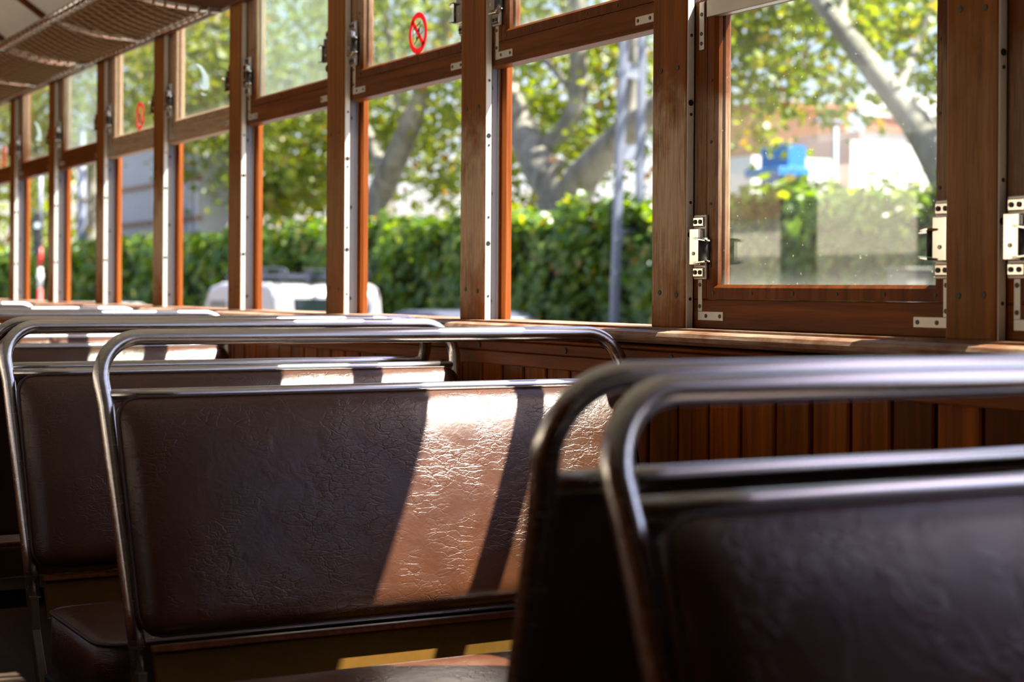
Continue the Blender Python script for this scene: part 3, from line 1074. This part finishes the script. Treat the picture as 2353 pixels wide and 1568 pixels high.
def leaf_mesh(name, P_, nrm, size, mat_, parent=None, fold=.25):
    """one folded six-sided leaf per point"""
    n = len(P_)
    d = RS.normal(size=(n, 3)); nr = nrm / np.maximum(1e-6, np.linalg.norm(nrm, axis=1, keepdims=True))
    d -= nr * np.sum(d * nr, axis=1, keepdims=True)
    d /= np.maximum(1e-6, np.linalg.norm(d, axis=1, keepdims=True))
    e = np.cross(nr, d)
    s = size[:, None]
    V = np.empty((n, 6, 3))
    V[:, 0] = P_ - d * s * .5
    V[:, 1] = P_ - d * s * .18 + e * s * .42 + nr * s * fold * .4
    V[:, 2] = P_ + d * s * .22 + e * s * .30 + nr * s * fold * .25
    V[:, 3] = P_ + d * s * .55
    V[:, 4] = P_ + d * s * .22 - e * s * .30 + nr * s * fold * .25
    V[:, 5] = P_ - d * s * .18 - e * s * .42 + nr * s * fold * .4
    me = bpy.data.meshes.new(name)
    base = np.arange(n)[:, None] * 6
    f1 = base + np.array([0, 1, 2, 3]); f2 = base + np.array([0, 3, 4, 5])
    loops = np.concatenate([f1, f2], axis=1).ravel()
    me.vertices.add(n * 6); me.vertices.foreach_set('co', V.ravel())
    me.loops.add(len(loops)); me.loops.foreach_set('vertex_index', loops.astype(np.int32))
    me.polygons.add(n * 2)
    me.polygons.foreach_set('loop_start', (np.arange(n * 2) * 4).astype(np.int32))
    me.update(calc_edges=True)
    me.materials.append(mat_)
    o = bpy.data.objects.new(name, me)
    COL.objects.link(o)
    o.parent = parent
    return o


# ivy hedge along the street
hroot = empty('ivy_hedge', (12.3, 30, GZ))
tag(hroot, 'long tall ivy hedge running along the street behind the van and the mast', 'hedge')
hx0, hy0, hz0 = 12.3, 30.0, GZ
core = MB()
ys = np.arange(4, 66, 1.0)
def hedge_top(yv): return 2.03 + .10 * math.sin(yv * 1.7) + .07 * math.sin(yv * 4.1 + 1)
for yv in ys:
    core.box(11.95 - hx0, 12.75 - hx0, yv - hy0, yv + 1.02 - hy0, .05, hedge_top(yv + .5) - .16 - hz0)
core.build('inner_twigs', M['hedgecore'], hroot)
n = 30000
yv = np.where(RS.rand(n) < .72, RS.uniform(9, 32, n), RS.uniform(32, 66, n))
top = np.array([hedge_top(a) for a in yv])
on_top = RS.rand(n) < .16
zz = np.where(on_top, top + RS.normal(0, .07, n), GZ + .1 + (top - GZ - .1) * RS.rand(n))
bump_ = .13 * np.sin(yv * 2.3 + zz * 1.9) + .09 * np.sin(yv * 5.1 - zz * 4.3)
xx = np.where(on_top, RS.uniform(11.75, 12.8, n), 11.82 + bump_ + RS.normal(0, .075, n))
nr = np.stack([np.where(on_top, RS.normal(-.2, .5, n), -1 + RS.normal(0, .35, n)), RS.normal(0, .5, n), np.where(on_top, 1.0, .55 + RS.normal(0, .4, n))], 1)
leaf_mesh('ivy_foliage', np.stack([xx - hx0, yv - hy0, zz - hz0], 1), nr, np.where(yv < 32, RS.uniform(.09, .19, n), RS.uniform(.18, .32, n)), M['ivy'], hroot)


def tree(label, base, limbs, blobs, nleaf, size, seed):
    """limbs: lists of (point, radius); blobs: (centre, radii, weight)"""
    rs = np.random.RandomState(seed)
    root = empty('plane_tree', base)
    tag(root, label, 'tree', 'plane trees behind the hedge')
    bx = Vector(base)
    tk = MB()
    for lb in limbs:
        pts = [Vector(p) - bx for p, r in lb]
        rad = [r * .82 for p, r in lb]
        # resample smoothly
        P2, R2 = [], []
        for i in range(len(pts) - 1):
            p0, p1, p2, p3 = pts[max(i - 1, 0)], pts[i], pts[i + 1], pts[min(i + 2, len(pts) - 1)]
            for k in range(6):
                t = k / 6
                q = .5 * ((2 * p1) + (p2 - p0) * t + (2 * p0 - 5 * p1 + 4 * p2 - p3) * t * t + (3 * p1 - p0 - 3 * p2 + p3) * t ** 3)
                P2.append(q); R2.append(rad[i] * (1 - t) + rad[i + 1] * t)
        P2.append(pts[-1]); R2.append(rad[-1])
        tk.tube(P2, R2, 14)
    tk.build('trunk', M['bark'], root)
    wts = np.array([b[2] for b in blobs], float); wts /= wts.sum()
    P_, S_ = [], []
    for (c, r, _), wt in zip(blobs, wts):
        m_ = int(nleaf * wt)
        k = max(6, m_ // 55)
        cc = rs.normal(size=(k, 3)); cc /= np.linalg.norm(cc, axis=1, keepdims=True)
        cc *= rs.rand(k, 1) ** (1 / 2.6)
        cc = cc * np.array(r) + np.array(c)
        who = rs.randint(0, k, m_)
        sd = .11 * min(r) + .22
        pts = cc[who] + rs.normal(0, sd, (m_, 3)) * np.array([1, 1, .75])
        P_.append(pts)
    P_ = np.concatenate(P_)
    nr = rs.normal(size=P_.shape) * .75 + np.array([0, 0, .75])
    leaf_mesh('crown', P_ - np.array(base), nr, rs.uniform(size * .6, size * 1.35, len(P_)), M['leaf'], root)
    return root


def A(px, py, X): return tuple(at(px, py, X))


# forked tree behind the mast window
X1 = 14.2
b1 = at(1296, 520, X1); b1.z = GZ
tree('pale forked plane tree behind the hedge left of the lattice mast', b1, [
    [((b1.x, b1.y, GZ), .62), (A(1296, 470, X1), .56), (A(1250, 400, X1), .40), (A(1195, 290, X1), .33), (A(1150, 180, X1 - .3), .26), (A(1090, 20, X1 - .6), .2), (A(1020, -150, X1 - .6), .12)],
    [(A(1300, 470, X1), .45), (A(1345, 400, X1), .33), (A(1420, 320, X1 + .2), .29), (A(1500, 255, X1 + .4), .25), (A(1620, 150, X1 + .8), .2), (A(1700, 40, X1 + .8), .12)],
    [(A(1225, 370, X1), .22), (A(1300, 290, X1 + .4), .18), (A(1330, 220, X1 + .6), .20), (A(1328, 120, X1 + .6), .20), (A(1326, 10, X1 + .6), .17), (A(1322, -120, X1 + .6), .12)],
    [(A(1328, 225, X1 + .6), .09), (A(1280, 165, X1 + .5), .085), (A(1235, 120, X1 + .4), .07), (A(1195, 60, X1 + .4), .05)],
    [(A(1445, 310, X1 + .2), .15), (A(1452, 200, X1 + .3), .13), (A(1455, 80, X1 + .3), .1), (A(1450, -60, X1 + .3), .06)],
], [
    (A(1290, 120, X1 + 2.2), (2.2, 3.2, 1.9), 1.9), (A(1260, -190, X1 + 2.0), (3.5, 4.5, 2.6), 1.6), (A(1355, 290, X1 + 1.4), (.8, 1.6, .75), .5),
    (A(1215, 330, X1 + 1), (.9, 1.2, .8), .35), (A(1480, 180, X1 + 1.8), (1.2, 1.5, 1.8), .6), (A(1100, 200, X1 + 1.8), (1.6, 2.2, 1.7), .9),
    ((b1.x + 3.2, b1.y - 2.0, 8.6), (3.6, 4.2, 1.3), 1.5), (A(1385, 360, X1 + .5), (.6, 1.0, .45), .22), (A(1215, 440, X1 + 1.5), (.8, .8, .45), .2),  # first clump: added high out of view to shade this trunk
], 10500, .15, 3)

# tree with the slanting limb in the shut window
X2 = 12.9
b2 = at(2250, 600, X2); b2.z = GZ
tree('plane tree with a thick slanting limb across the shut window', b2, [
    [((b2.x, b2.y, GZ), .34), (A(2238, 560, X2), .29), (A(2190, 440, X2), .25), (A(2118, 305, X2), .22), (A(2050, 215, X2), .18), (A(1975, 120, X2), .165), (A(1905, 30, X2), .14), (A(1800, -90, X2), .1), (A(1700, -190, X2), .05)],
    [(A(2060, 220, X2), .07), (A(2100, 120, X2 + .8), .05), (A(2150, -20, X2 + 1.2), .04)],
    [(A(1960, 95, X2), .08), (A(1935, 30, X2 + .3), .07), (A(1950, -60, X2 + .5), .05)],
], [
    (A(1950, 25, X2 + 2.2), (1.5, 2.6, .78), 1.15), (A(1985, -190, X2 + 1.6), (2.2, 3.2, 1.3), .9), (A(1740, 110, X2 + 1), (1.0, 1.0, .7), .55),
    (A(2095, 115, X2 + 1.3), (.8, .9, .75), .5), (A(1805, 200, X2 + .5), (.25, .38, .42), .14), (A(1905, 245, X2 + 1.2), (.5, .5, .18), .11), (A(2130, 230, X2 + 1.6), (.3, .3, .35), .08),
    ((b2.x + 3.0, b2.y - .2, 8.4), (3.4, 3.8, 1.2), 1.6), (A(1690, 300, X2 + 4), (.6, .6, .5), .12), (A(2110, 440, X2 + 3), (.5, .5, .4), .07), (A(1670, 30, X2 + 1), (.7, .7, .6), .3),  # first clump is out of view, added up-sun to shade the limb
], 7000, .135, 5)

# tree behind the van's right side
X3 = 15.0
b3 = at(872, 560, X3); b3.z = GZ
tree('plane tree behind the white van with a pale leaning trunk', b3, [
    [((b3.x, b3.y, GZ), .45), (A(872, 500, X3), .40), (A(885, 420, X3), .36), (A(930, 320, X3), .30), (A(965, 230, X3), .24), (A(1005, 120, X3), .18), (A(1040, -20, X3), .12)],
    [(A(890, 420, X3), .2), (A(855, 330, X3), .17), (A(800, 220, X3), .13), (A(740, 100, X3), .08)],
    [(A(935, 320, X3), .14), (A(915, 240, X3), .12), (A(900, 120, X3), .1), (A(880, 0, X3), .06)],
], [
    (A(950, 180, X3 + 1.8), (2.6, 4.0, 2.3), 1.5), (A(960, -130, X3), (3.2, 5.0, 3.0), 1.4), (A(960, 350, X3 + 1.6), (1.3, 2.6, 1.0), .7), (A(760, 330, X3 + .3), (1.8, 2.8, 1.5), .9), (A(1020, 420, X3 + .6), (.7, 1.2, .5), .2),
    ((b3.x + 3.2, b3.y - 1.5, 9.0), (3.4, 4.5, 1.3), 1.0), (A(820, 380, X3 + .8), (.8, 1.6, .8), .3), (A(740, 60, X3), (2.4, 4.5, 2.6), 1.0),  # first clump: unseen extra canopy casting shade on the pale trunk
], 10500, .17, 8)

X4 = 15.6
b4 = at(560, 560, X4); b4.z = GZ
tree('leafy plane tree between the grey shed and the van', b4, [
    [((b4.x, b4.y, GZ), .42), (A(560, 480, X4), .36), (A(548, 380, X4), .3), (A(530, 250, X4), .22), (A(500, 80, X4), .12)],
    [(A(552, 400, X4), .2), (A(610, 300, X4), .16), (A(670, 180, X4), .1)],
], [
    (A(575, 300, X4), (2.2, 4.6, 3.0), 1.4), (A(560, 20, X4), (3.2, 6.0, 3.8), 1.6), (A(480, 350, X4 - .5), (1.0, 1.6, 1.8), .4), (A(690, 390, X4), (1.4, 2.6, 1.2), .5), (A(640, 450, X4 - .6), (.8, 2.0, .7), .35),
], 9500, .20, 9)

X5 = 17.5
b5 = at(205, 560, X5); b5.z = GZ
tree('far plane tree behind the grey lamp post and the signal', b5, [
    [((b5.x, b5.y, GZ), .45), (A(205, 480, X5), .4), (A(210, 380, X5), .32), (A(230, 220, X5), .22), (A(250, 60, X5), .12)],
    [(A(208, 420, X5), .2), (A(150, 300, X5), .16), (A(100, 180, X5), .1)],
], [
    (A(215, 330, X5), (3.0, 8.0, 5.0), 1.3), (A(240, 60, X5), (4.0, 11, 6.0), 1.8), (A(90, 420, X5), (2.5, 8.0, 4.2), 1.0), (A(20, 380, X5), (2.5, 9.0, 5.0), 1.0), (A(370, 130, X5), (3.2, 7.5, 4.5), .9),
], 9500, .30, 10)

# lattice mast standing in the hedge
mb_ = at(1440, 745, 11.62)
mroot = empty('lattice_mast', (11.62, mb_.y, GZ))
tag(mroot, 'blue-grey steel lattice mast standing in the ivy hedge', 'mast')
mo = Vector((11.62, mb_.y, GZ))
lt = [at(1434, 60, 11.62) - mo, at(1411, 745, 11.62) - mo]
rt = [at(1476, 60, 12.0) - mo, at(1466, 745, 12.0) - mo]
def bar_pts(a, b, z):
    t = (z - b.z) / (a.z - b.z)
    return b + (a - b) * t
for nm_, (a, b) in (('upright', lt), ('upright', rt)):
    m_ = MB()
    p0, p1 = bar_pts(a, b, 0.0), bar_pts(a, b, 7.0)
    d = (p1 - p0)
    rot = d.to_track_quat('Z', 'Y').to_matrix()
    m_.obox((p0 + p1) / 2, .10, .075, d.length, rot)
    m_.build(nm_, M['mast'], mroot, .006)
for py in (745, 545, 352, 165, -25, -215):
    z = (at(1440, py, 11.8) - mo).z
    p, q = bar_pts(lt[0], lt[1], z), bar_pts(rt[0], rt[1], z)
    mid = (p + q) / 2
    d = q - p
    rot = Matrix.Rotation(math.atan2(d.y, d.x), 3, 'Z')
    MB().obox(mid, d.length, .02, .20, rot).build('rung', M['mast'], mroot, .003)


# ------------------------------------------------------------------ vehicles
def profile_body(mb, prof, x0, x1):
    mb.prism(prof, 'x', x0, x1)


def wheel(root, x, y, r=.31):
    w_ = MB().tube([(x - .09, y, r), (x + .09, y, r)], r, 24)
    o_ = w_.build('wheel', M['rubber'], root, .02)
    MB().tube([(x - .095, y, r), (x + .095, y, r)], r * .58, 18).build('hub_cap', M['carsilver'], o_)


van = empty('parked_van', (9.95, 23.9, GZ))
tag(van, 'white panel van with dark roof rack parked by the hedge', 'van')
vb = MB()
vb.prism([(0, .35), (0, 1.0), (.03, 1.4), (.09, 1.72), (.20, 1.87), (.42, 1.91), (2.5, 1.92), (3.0, 1.85), (3.66, 1.15), (4.25, .98), (4.42, .75), (4.42, .35)], 'x', -.90, .90)
vo_ = vb.build('van_body', M['vanwhite'], van, .10, 4)
rg = MB(); rg.add([(-.60, -.012, 1.05), (.68, -.012, 1.05), (.64, .070, 1.68), (-.56, .070, 1.68), (-.60, .05, 1.05), (.68, .05, 1.05), (.64, .14, 1.68), (-.56, .14, 1.68)],
              [(0, 1, 2, 3), (7, 6, 5, 4), (0, 4, 5, 1), (1, 5, 6, 2), (2, 6, 7, 3), (3, 7, 4, 0)])
rg.build('rear_window', M['carglass'], van, .012)
wsn = MB(); wsn.add([(-.74, 2.99, 1.755), (.74, 2.99, 1.755), (.78, 3.60, 1.16), (-.78, 3.60, 1.16), (-.74, 2.96, 1.72), (.74, 2.96, 1.72), (.78, 3.57, 1.12), (-.78, 3.57, 1.12)],
                  [(0, 1, 2, 3), (7, 6, 5, 4), (0, 4, 5, 1), (1, 5, 6, 2), (2, 6, 7, 3), (3, 7, 4, 0)])
wsn.build('windscreen', M['carglass'], van)
for s in (-1, 1):
    MB().prism([(2.15, 1.15), (3.30, 1.15), (2.92, 1.62), (2.15, 1.62)], 'x', s * .895, s * .905).build('side_window', M['carglass'], van)
    MB().box(s * .72, s * .85, -.012, .05, .72, 1.0).build('tail_lamp', M['tail'], van, .01)
    wheel(van, s * .80, .75); wheel(van, s * .80, 3.55)
MB().box(-.02, .24, .075, .16, 1.745, 1.800).build('brake_lamp', M['tail'], van, .006)
MB().box(-.9, .9, -.08, .04, .36, .62).build('bumper', M['black'], van, .03)
rk = MB()
for s in (-1, 1):
    rk.tube([(s * .68, .25, 2.0), (s * .68, 2.75, 2.0)], .022, 8)
    rk.tube([(s * .68, .25, 2.13), (s * .68, .10, 2.10), (s * .68, .04, 2.04), (s * .68, .10, 1.99), (s * .68, .25, 1.98)], .015, 8)
    rk.tube([(s * .68, .25, 2.13), (s * .68, 2.75, 2.13)], .015, 8)
    for yk in (.3, 1.0, 1.8, 2.6): rk.box(s * .66, s * .70, yk - .02, yk + .02, 1.90, 2.12)
for yk in (.28, .7, 1.1, 1.5, 1.9, 2.3, 2.7): rk.box(-.68, .68, yk - .03, yk + .03, 1.975, 2.015)
rk.box(-.66, .62, .35, 2.2, 1.985, 2.05)
rk.build('roof_rack', M['cardark'], van)


def car(name, loc, rz, paint, label, h=1.46, ln=4.2):
    c = empty(name, loc, rz)
    tag(c, label, 'car')
    k = h / 1.46
    b = MB()
    b.prism([(0, .30), (-.02, .75), (.06, .93 * k), (1.05, .98 * k), (2.95, .98 * k), (ln - .15, .82 * k), (ln, .6), (ln, .30)], 'x', -.86, .86)
    b.build('car_body', paint, c, .07, 3)
    t = MB()
    vs_ = []
    prof = [(.20, .95), (.62, 1.38), (1.0, 1.455), (1.9, 1.46), (2.35, 1.38), (3.05, .95)]
    for x, sx in ((-1, 1), (1, 1)):
        for (yv, z) in prof:
            ins = .82 if z < 1.0 else .66
            vs_.append((x * ins, yv, z * k))
    n = len(prof)
    t.add(vs_, [tuple(range(n)), tuple(range(n, 2 * n))[::-1]] + [(i, (i + 1) % n, n + (i + 1) % n, n + i) for i in range(n)])
    t.build('cabin_roof', paint, c, .06, 3)
    for x in (-1, 1):
        g = MB()
        g.add([(x * .80, .72, 1.0 * k), (x * .80, 2.75, 1.0 * k), (x * .70, 2.25, 1.34 * k), (x * .70, .92, 1.34 * k),
               (x * .74, .72, 1.0 * k), (x * .74, 2.75, 1.0 * k), (x * .64, 2.25, 1.34 * k), (x * .64, .92, 1.34 * k)],
              [(0, 1, 2, 3), (7, 6, 5, 4), (0, 4, 5, 1), (1, 5, 6, 2), (2, 6, 7, 3), (3, 7, 4, 0)])
        g.build('side_window', M['carglass'], c)
    r_ = MB()
    r_.add([(-.66, .26, 1.0 * k), (.66, .26, 1.0 * k), (.58, .575, 1.33 * k), (-.58, .575, 1.33 * k), (-.66, .32, .98 * k), (.66, .32, .98 * k), (.58, .63, 1.31 * k), (-.58, .63, 1.31 * k)],
           [(0, 1, 2, 3), (7, 6, 5, 4), (0, 4, 5, 1), (1, 5, 6, 2), (2, 6, 7, 3), (3, 7, 4, 0)])
    r_.build('rear_window', M['carglass'], c)
    for s in (-1, 1):
        wheel(c, s * .78, .75, .3); wheel(c, s * .78, 3.35, .3)
    return c


car('parked_car', (9.95, 18.05, GZ), 0, M['cardark'], 'dark blue car roof just above the sill right of the van', 1.56, 4.2)
car('parked_car', (9.6, 33.6, GZ), 0, M['carsilver'], 'silver car roof above the sill left of the van', 1.50, 4.3)

# ------------------------------------------------------------------ street furniture and far things
s0 = at(92, 690, 7.0)
sg = empty('railway_signal', (7.0, s0.y, GZ))
tag(sg, 'black railway signal with a white light on a red and white pole', 'signal')
def zof(py, X=7.0): return at(92, py, X).z - GZ
m_ = MB().tube([(0, 0, 0), (0, 0, zof(665))], .042, 12); m_.build('pole_base', M['redpaint'], sg)
MB().tube([(0, 0, zof(665)), (0, 0, zof(615))], .037, 12).build('pole_white_band', M['white'], sg)
MB().tube([(0, 0, zof(615)), (0, 0, zof(570))], .040, 12).build('pole_red_band', M['redpaint'], sg)
MB().tube([(0, 0, zof(570)), (0, 0, zof(395))], .034, 12).build('pole', M['mast'], sg)
MB().box(-.05, .05, -.02, .02, zof(640), zof(628)).build('bracket', M['white'], sg)
hd_ = MB().box(-.075, .055, -.13, -.045, zof(585), zof(487)).build('signal_head', M['black'], sg, .02)
hd_.location = (-.075, .02, 0)
lp = MB().disc((-.01, -.132, zof(519)), (0, 1, 0), .048, .02, 20).build('signal_lamp', M['lamp'], hd_)
MB().tube([(-.01, -.14, zof(519) + .03), (-.01, -.20, zof(519) + .03)], .055, 16, cap=False).build('lamp_hood', M['black'], hd_)
MB().disc((-.01, -.132, zof(557)), (0, 1, 0), .045, .02, 20).build('dark_lens', M['carglass'], hd_)
MB().box(-.08, .14, -.1, .3, 0, .13).build('pole_foot', M['redpaint'], sg, .02)

p0 = at(187, 570, 13.2)
lpz = empty('street_lamp_post', (13.2, p0.y, GZ))
tag(lpz, 'plain grey lamp post rising behind the hedge left of the shed', 'lamp post')
MB().tube([(0, 0, 0), (0, 0, 3.2), (0, 0, 6.6)], [.16, .14, .11], 14).build('pole', M['mast'], lpz)
MB().tube([(0, 0, at(187, 460, 13.2).z - GZ), (0, 0, at(187, 456, 13.2).z - GZ)], .17, 14).build('clamp_band', M['rust'], lpz)
MB().box(-.1, 1.2, -.12, .12, 6.55, 6.7).build('lamp_arm', M['mast'], lpz, .03)

q0, q1 = at(462, 500, 14.6), at(268, 560, 14.6)
sh = empty('ribbed_shed', (14.6, (q0.y + q1.y) / 2, GZ))
tag(sh, 'grey ribbed metal shed with rusty straps behind the hedge', 'shed')
hl = (q1.y - q0.y) / 2
ht = at(430, 322, 14.6).z - GZ
sb_ = MB().box(0, .9, -hl, hl, 0, ht)
yk = -hl
while yk < hl - .1:
    sb_.box(-.09, 0, yk, yk + .34, 0, ht)
    yk += .58
sb_.build('cladding', M['shed'], sh, .01)
for py in (432, 515):
    zk = at(330, py, 14.6).z - GZ
    MB().box(-.14, .02, -hl - .02, hl + .02, zk - .07, zk + .07).build('strap', M['rust'], sh)
MB().box(-.2, 1.0, -hl - .1, hl + .1, ht, ht + .12).build('roof', M['shed'], sh, .02)


def house(name, label, X, pxa, pxb, ytop, depth, wall, wins=(), roof=None):
    a, b = at(pxa, ytop, X), at(pxb, ytop, X)
    h_ = a.z - GZ
    r_ = empty(name, (X, (a.y + b.y) / 2, GZ))
    tag(r_, label, 'building', 'houses far behind the hedge')
    hw_ = abs(a.y - b.y) / 2
    MB().box(0, depth, -hw_, hw_, 0, h_).build('wall', wall, r_)
    for (u, z0_, wd, hg) in wins:
        f_ = MB().box(-.05, .04, u * hw_ - wd / 2, u * hw_ + wd / 2, z0_, z0_ + hg).build('window', M['shutter'], r_)
    if roof:
        MB().prism([(-.35, h_), (depth + .35, h_), (depth / 2, h_ + 1.0)], 'y', -hw_ - .3, hw_ + .3).build('roof', roof, r_)
    return r_


def on_y(px, py, Yv):
    q = at(px, py, 1.0)
    return Vector((0, 0, EYE)) + (q - Vector((0, 0, EYE))) * (Yv / q.y)


# white house whose sunny gable faces down the street
wa, wb = on_y(1956, 264, 27.0), on_y(2300, 264, 27.0)
wh = empty('white_house', ((wa.x + wb.x) / 2, 27.0, GZ))
tag(wh, 'dazzling white sunlit house with a terracotta band in the shut window', 'building', 'houses far behind the hedge')
hwx = (wb.x - wa.x) / 2
ztop = wa.z - GZ
z300 = on_y(1990, 300, 27.0).z - GZ
z322 = on_y(1960, 322, 27.0).z - GZ
x1 = on_y(1990, 300, 27.0).x - wh.location.x
def wedge(x0, x1_, y0, y1, z0, z1, lx):
    return MB().prism([(x0, y0), (x1_, y0), (x1_ + 4, y1), (x0 + lx, y1)], 'z', z0, z1)
wedge(-hwx, hwx, 0, 6, 0, z322, 5.3).build('lower_wall', M['whitewall'], wh)
wedge(x1, hwx, .05, 6, z322, z300, 5.3).build('upper_wall', M['whitewall'], wh)
wedge(x1 - .05, hwx, -.05, 6, z300, ztop, 5.3).build('terracotta_band', M['terracotta'], wh)
wedge(x1 - .15, hwx, -.1, 6, ztop, ztop + .5, 5.3).build('parapet', M['whitewall'], wh)

pa, pb = on_y(1770, 248, 46.5), on_y(1950, 248, 46.5)
ph = empty('peach_house', ((pa.x + pb.x) / 2, 46.5, GZ))
tag(ph, 'peach rendered house peeping through the leaves of the shut window', 'building', 'houses far behind the hedge')
hp = (pb.x - pa.x) / 2; zp = pa.z - GZ
MB().box(-hp, hp, 0, 7, 0, zp).build('wall', M['peach'], ph)
MB().box(-hp - .2, hp + .2, -.3, 7.3, zp, zp + .25).build('roof', M['terracotta'], ph)
MB().box(-hp, hp, -.9, 0, zp * .62, zp * .62 + .5).build('balcony', M['whitewall'], ph)
for u in (-.62, -.1, .45):
    MB().box(u * hp - .45, u * hp + .45, -.06, .05, zp * .70, zp * .86).build('window', M['shutter'], ph)
    MB().box(u * hp - .45, u * hp + .45, -.06, .05, zp * .38, zp * .54).build('window', M['shutter'], ph)
house('mauve_house', 'brown house with dark windows left of the white house', 34.0, 1822, 1975, 318, 4, M['mauve'], [(-.7, 3.3, 1.0, 1.0), (-.1, 3.3, 1.1, 1.0), (.5, 3.3, 1.1, 1.0), (-.4, 1.7, 1.0, .9), (.3, 1.7, 1.1, .9)])
house('white_cottage', 'low pale roofed cottage at the left of the shut window', 30.0, 1590, 1728, 372, 3, M['whitewall'], [(.0, 2.1, 3.2, .9)])
bz = house('blue_kiosk', 'bright blue kiosk behind the hedge in the shut window', 24.0, 1748, 1812, 340, .5, M['blue'])
bh = at(1735, 340, 24.0).z - GZ
MB().box(-.3, .6, -.55, .75, bh - .72, bh - .52).build('canopy', M['blue'], bz, .02)
pl_ = at(1918, 430, 21.0)
lp2 = empty('lamp_column', (21.0, pl_.y, GZ))
tag(lp2, 'slim pale lamp column in front of the brown house', 'lamp post')
MB().tube([(0, 0, 0), (0, 0, at(1918, 282, 21.0).z - GZ)], [.075, .055], 12).build('pole', M['mast'], lp2)
MB().box(-.5, .5, -.08, .08, at(1918, 284, 21.0).z - GZ, at(1918, 280, 21.0).z - GZ + .03).build('lamp_head', M['mast'], lp2, .02)
gp = at(2086, 640, 11.2)
gpo = empty('concrete_gatepost', (11.2, gp.y, GZ))
tag(gpo, 'pale concrete gatepost at the foot of the hedge by the right latch', 'gatepost')
MB().box(-.14, .14, -.14, .14, 0, at(2086, 622, 11.2).z - GZ).build('shaft', M['stonepost'], gpo, .015)
MB().box(-.17, .17, -.17, .17, at(2086, 622, 11.2).z - GZ, at(2086, 615, 11.2).z - GZ).build('cap', M['stonepost'], gpo, .01)

# station building across the street on the other side, seen mirrored in the shut window
st = empty('station_building', (-6.6, 10, GZ))
tag(st, 'pale station building mirrored in the glass of the shut window', 'building')
MB().box(-4, 0, -16, 22, 0, 4.1).build('wall', M['facade'], st)
MB().prism([(.5, 4.05), (.5, 4.15), (-5.0, 8.6), (-10, 4.1), (-10, 4.05)], 'y', -16.4, 22.4).build('roof', M['sky_block'], st)  # unseen dark roof, added above the low wall to limit light on the benches
MB().prism([(-5.5, 4.1), (-4.5, 4.1), (-4.5, 11), (-5.5, 11)], 'y', -16.4, 22.4).build('sky_blocker', M['sky_block'], st)  # unseen mass added to block the sky above the station
MB().box(-.1, .45, -16, 22, 0, 2.15).build('plinth', M['plinth'], st)
for yk in np.arange(-14, 21, 3.4):
    MB().box(-.02, .06, yk - .5, yk + .5, 2.5, 4.6).build('door', M['door'], st, .01)
tag(MB().box(-6.2, -2.2, -8, 34, GZ, GZ + .35).build('platform', M['paving']), 'pale station platform on the far side of the tram', 'platform', kind='structure')
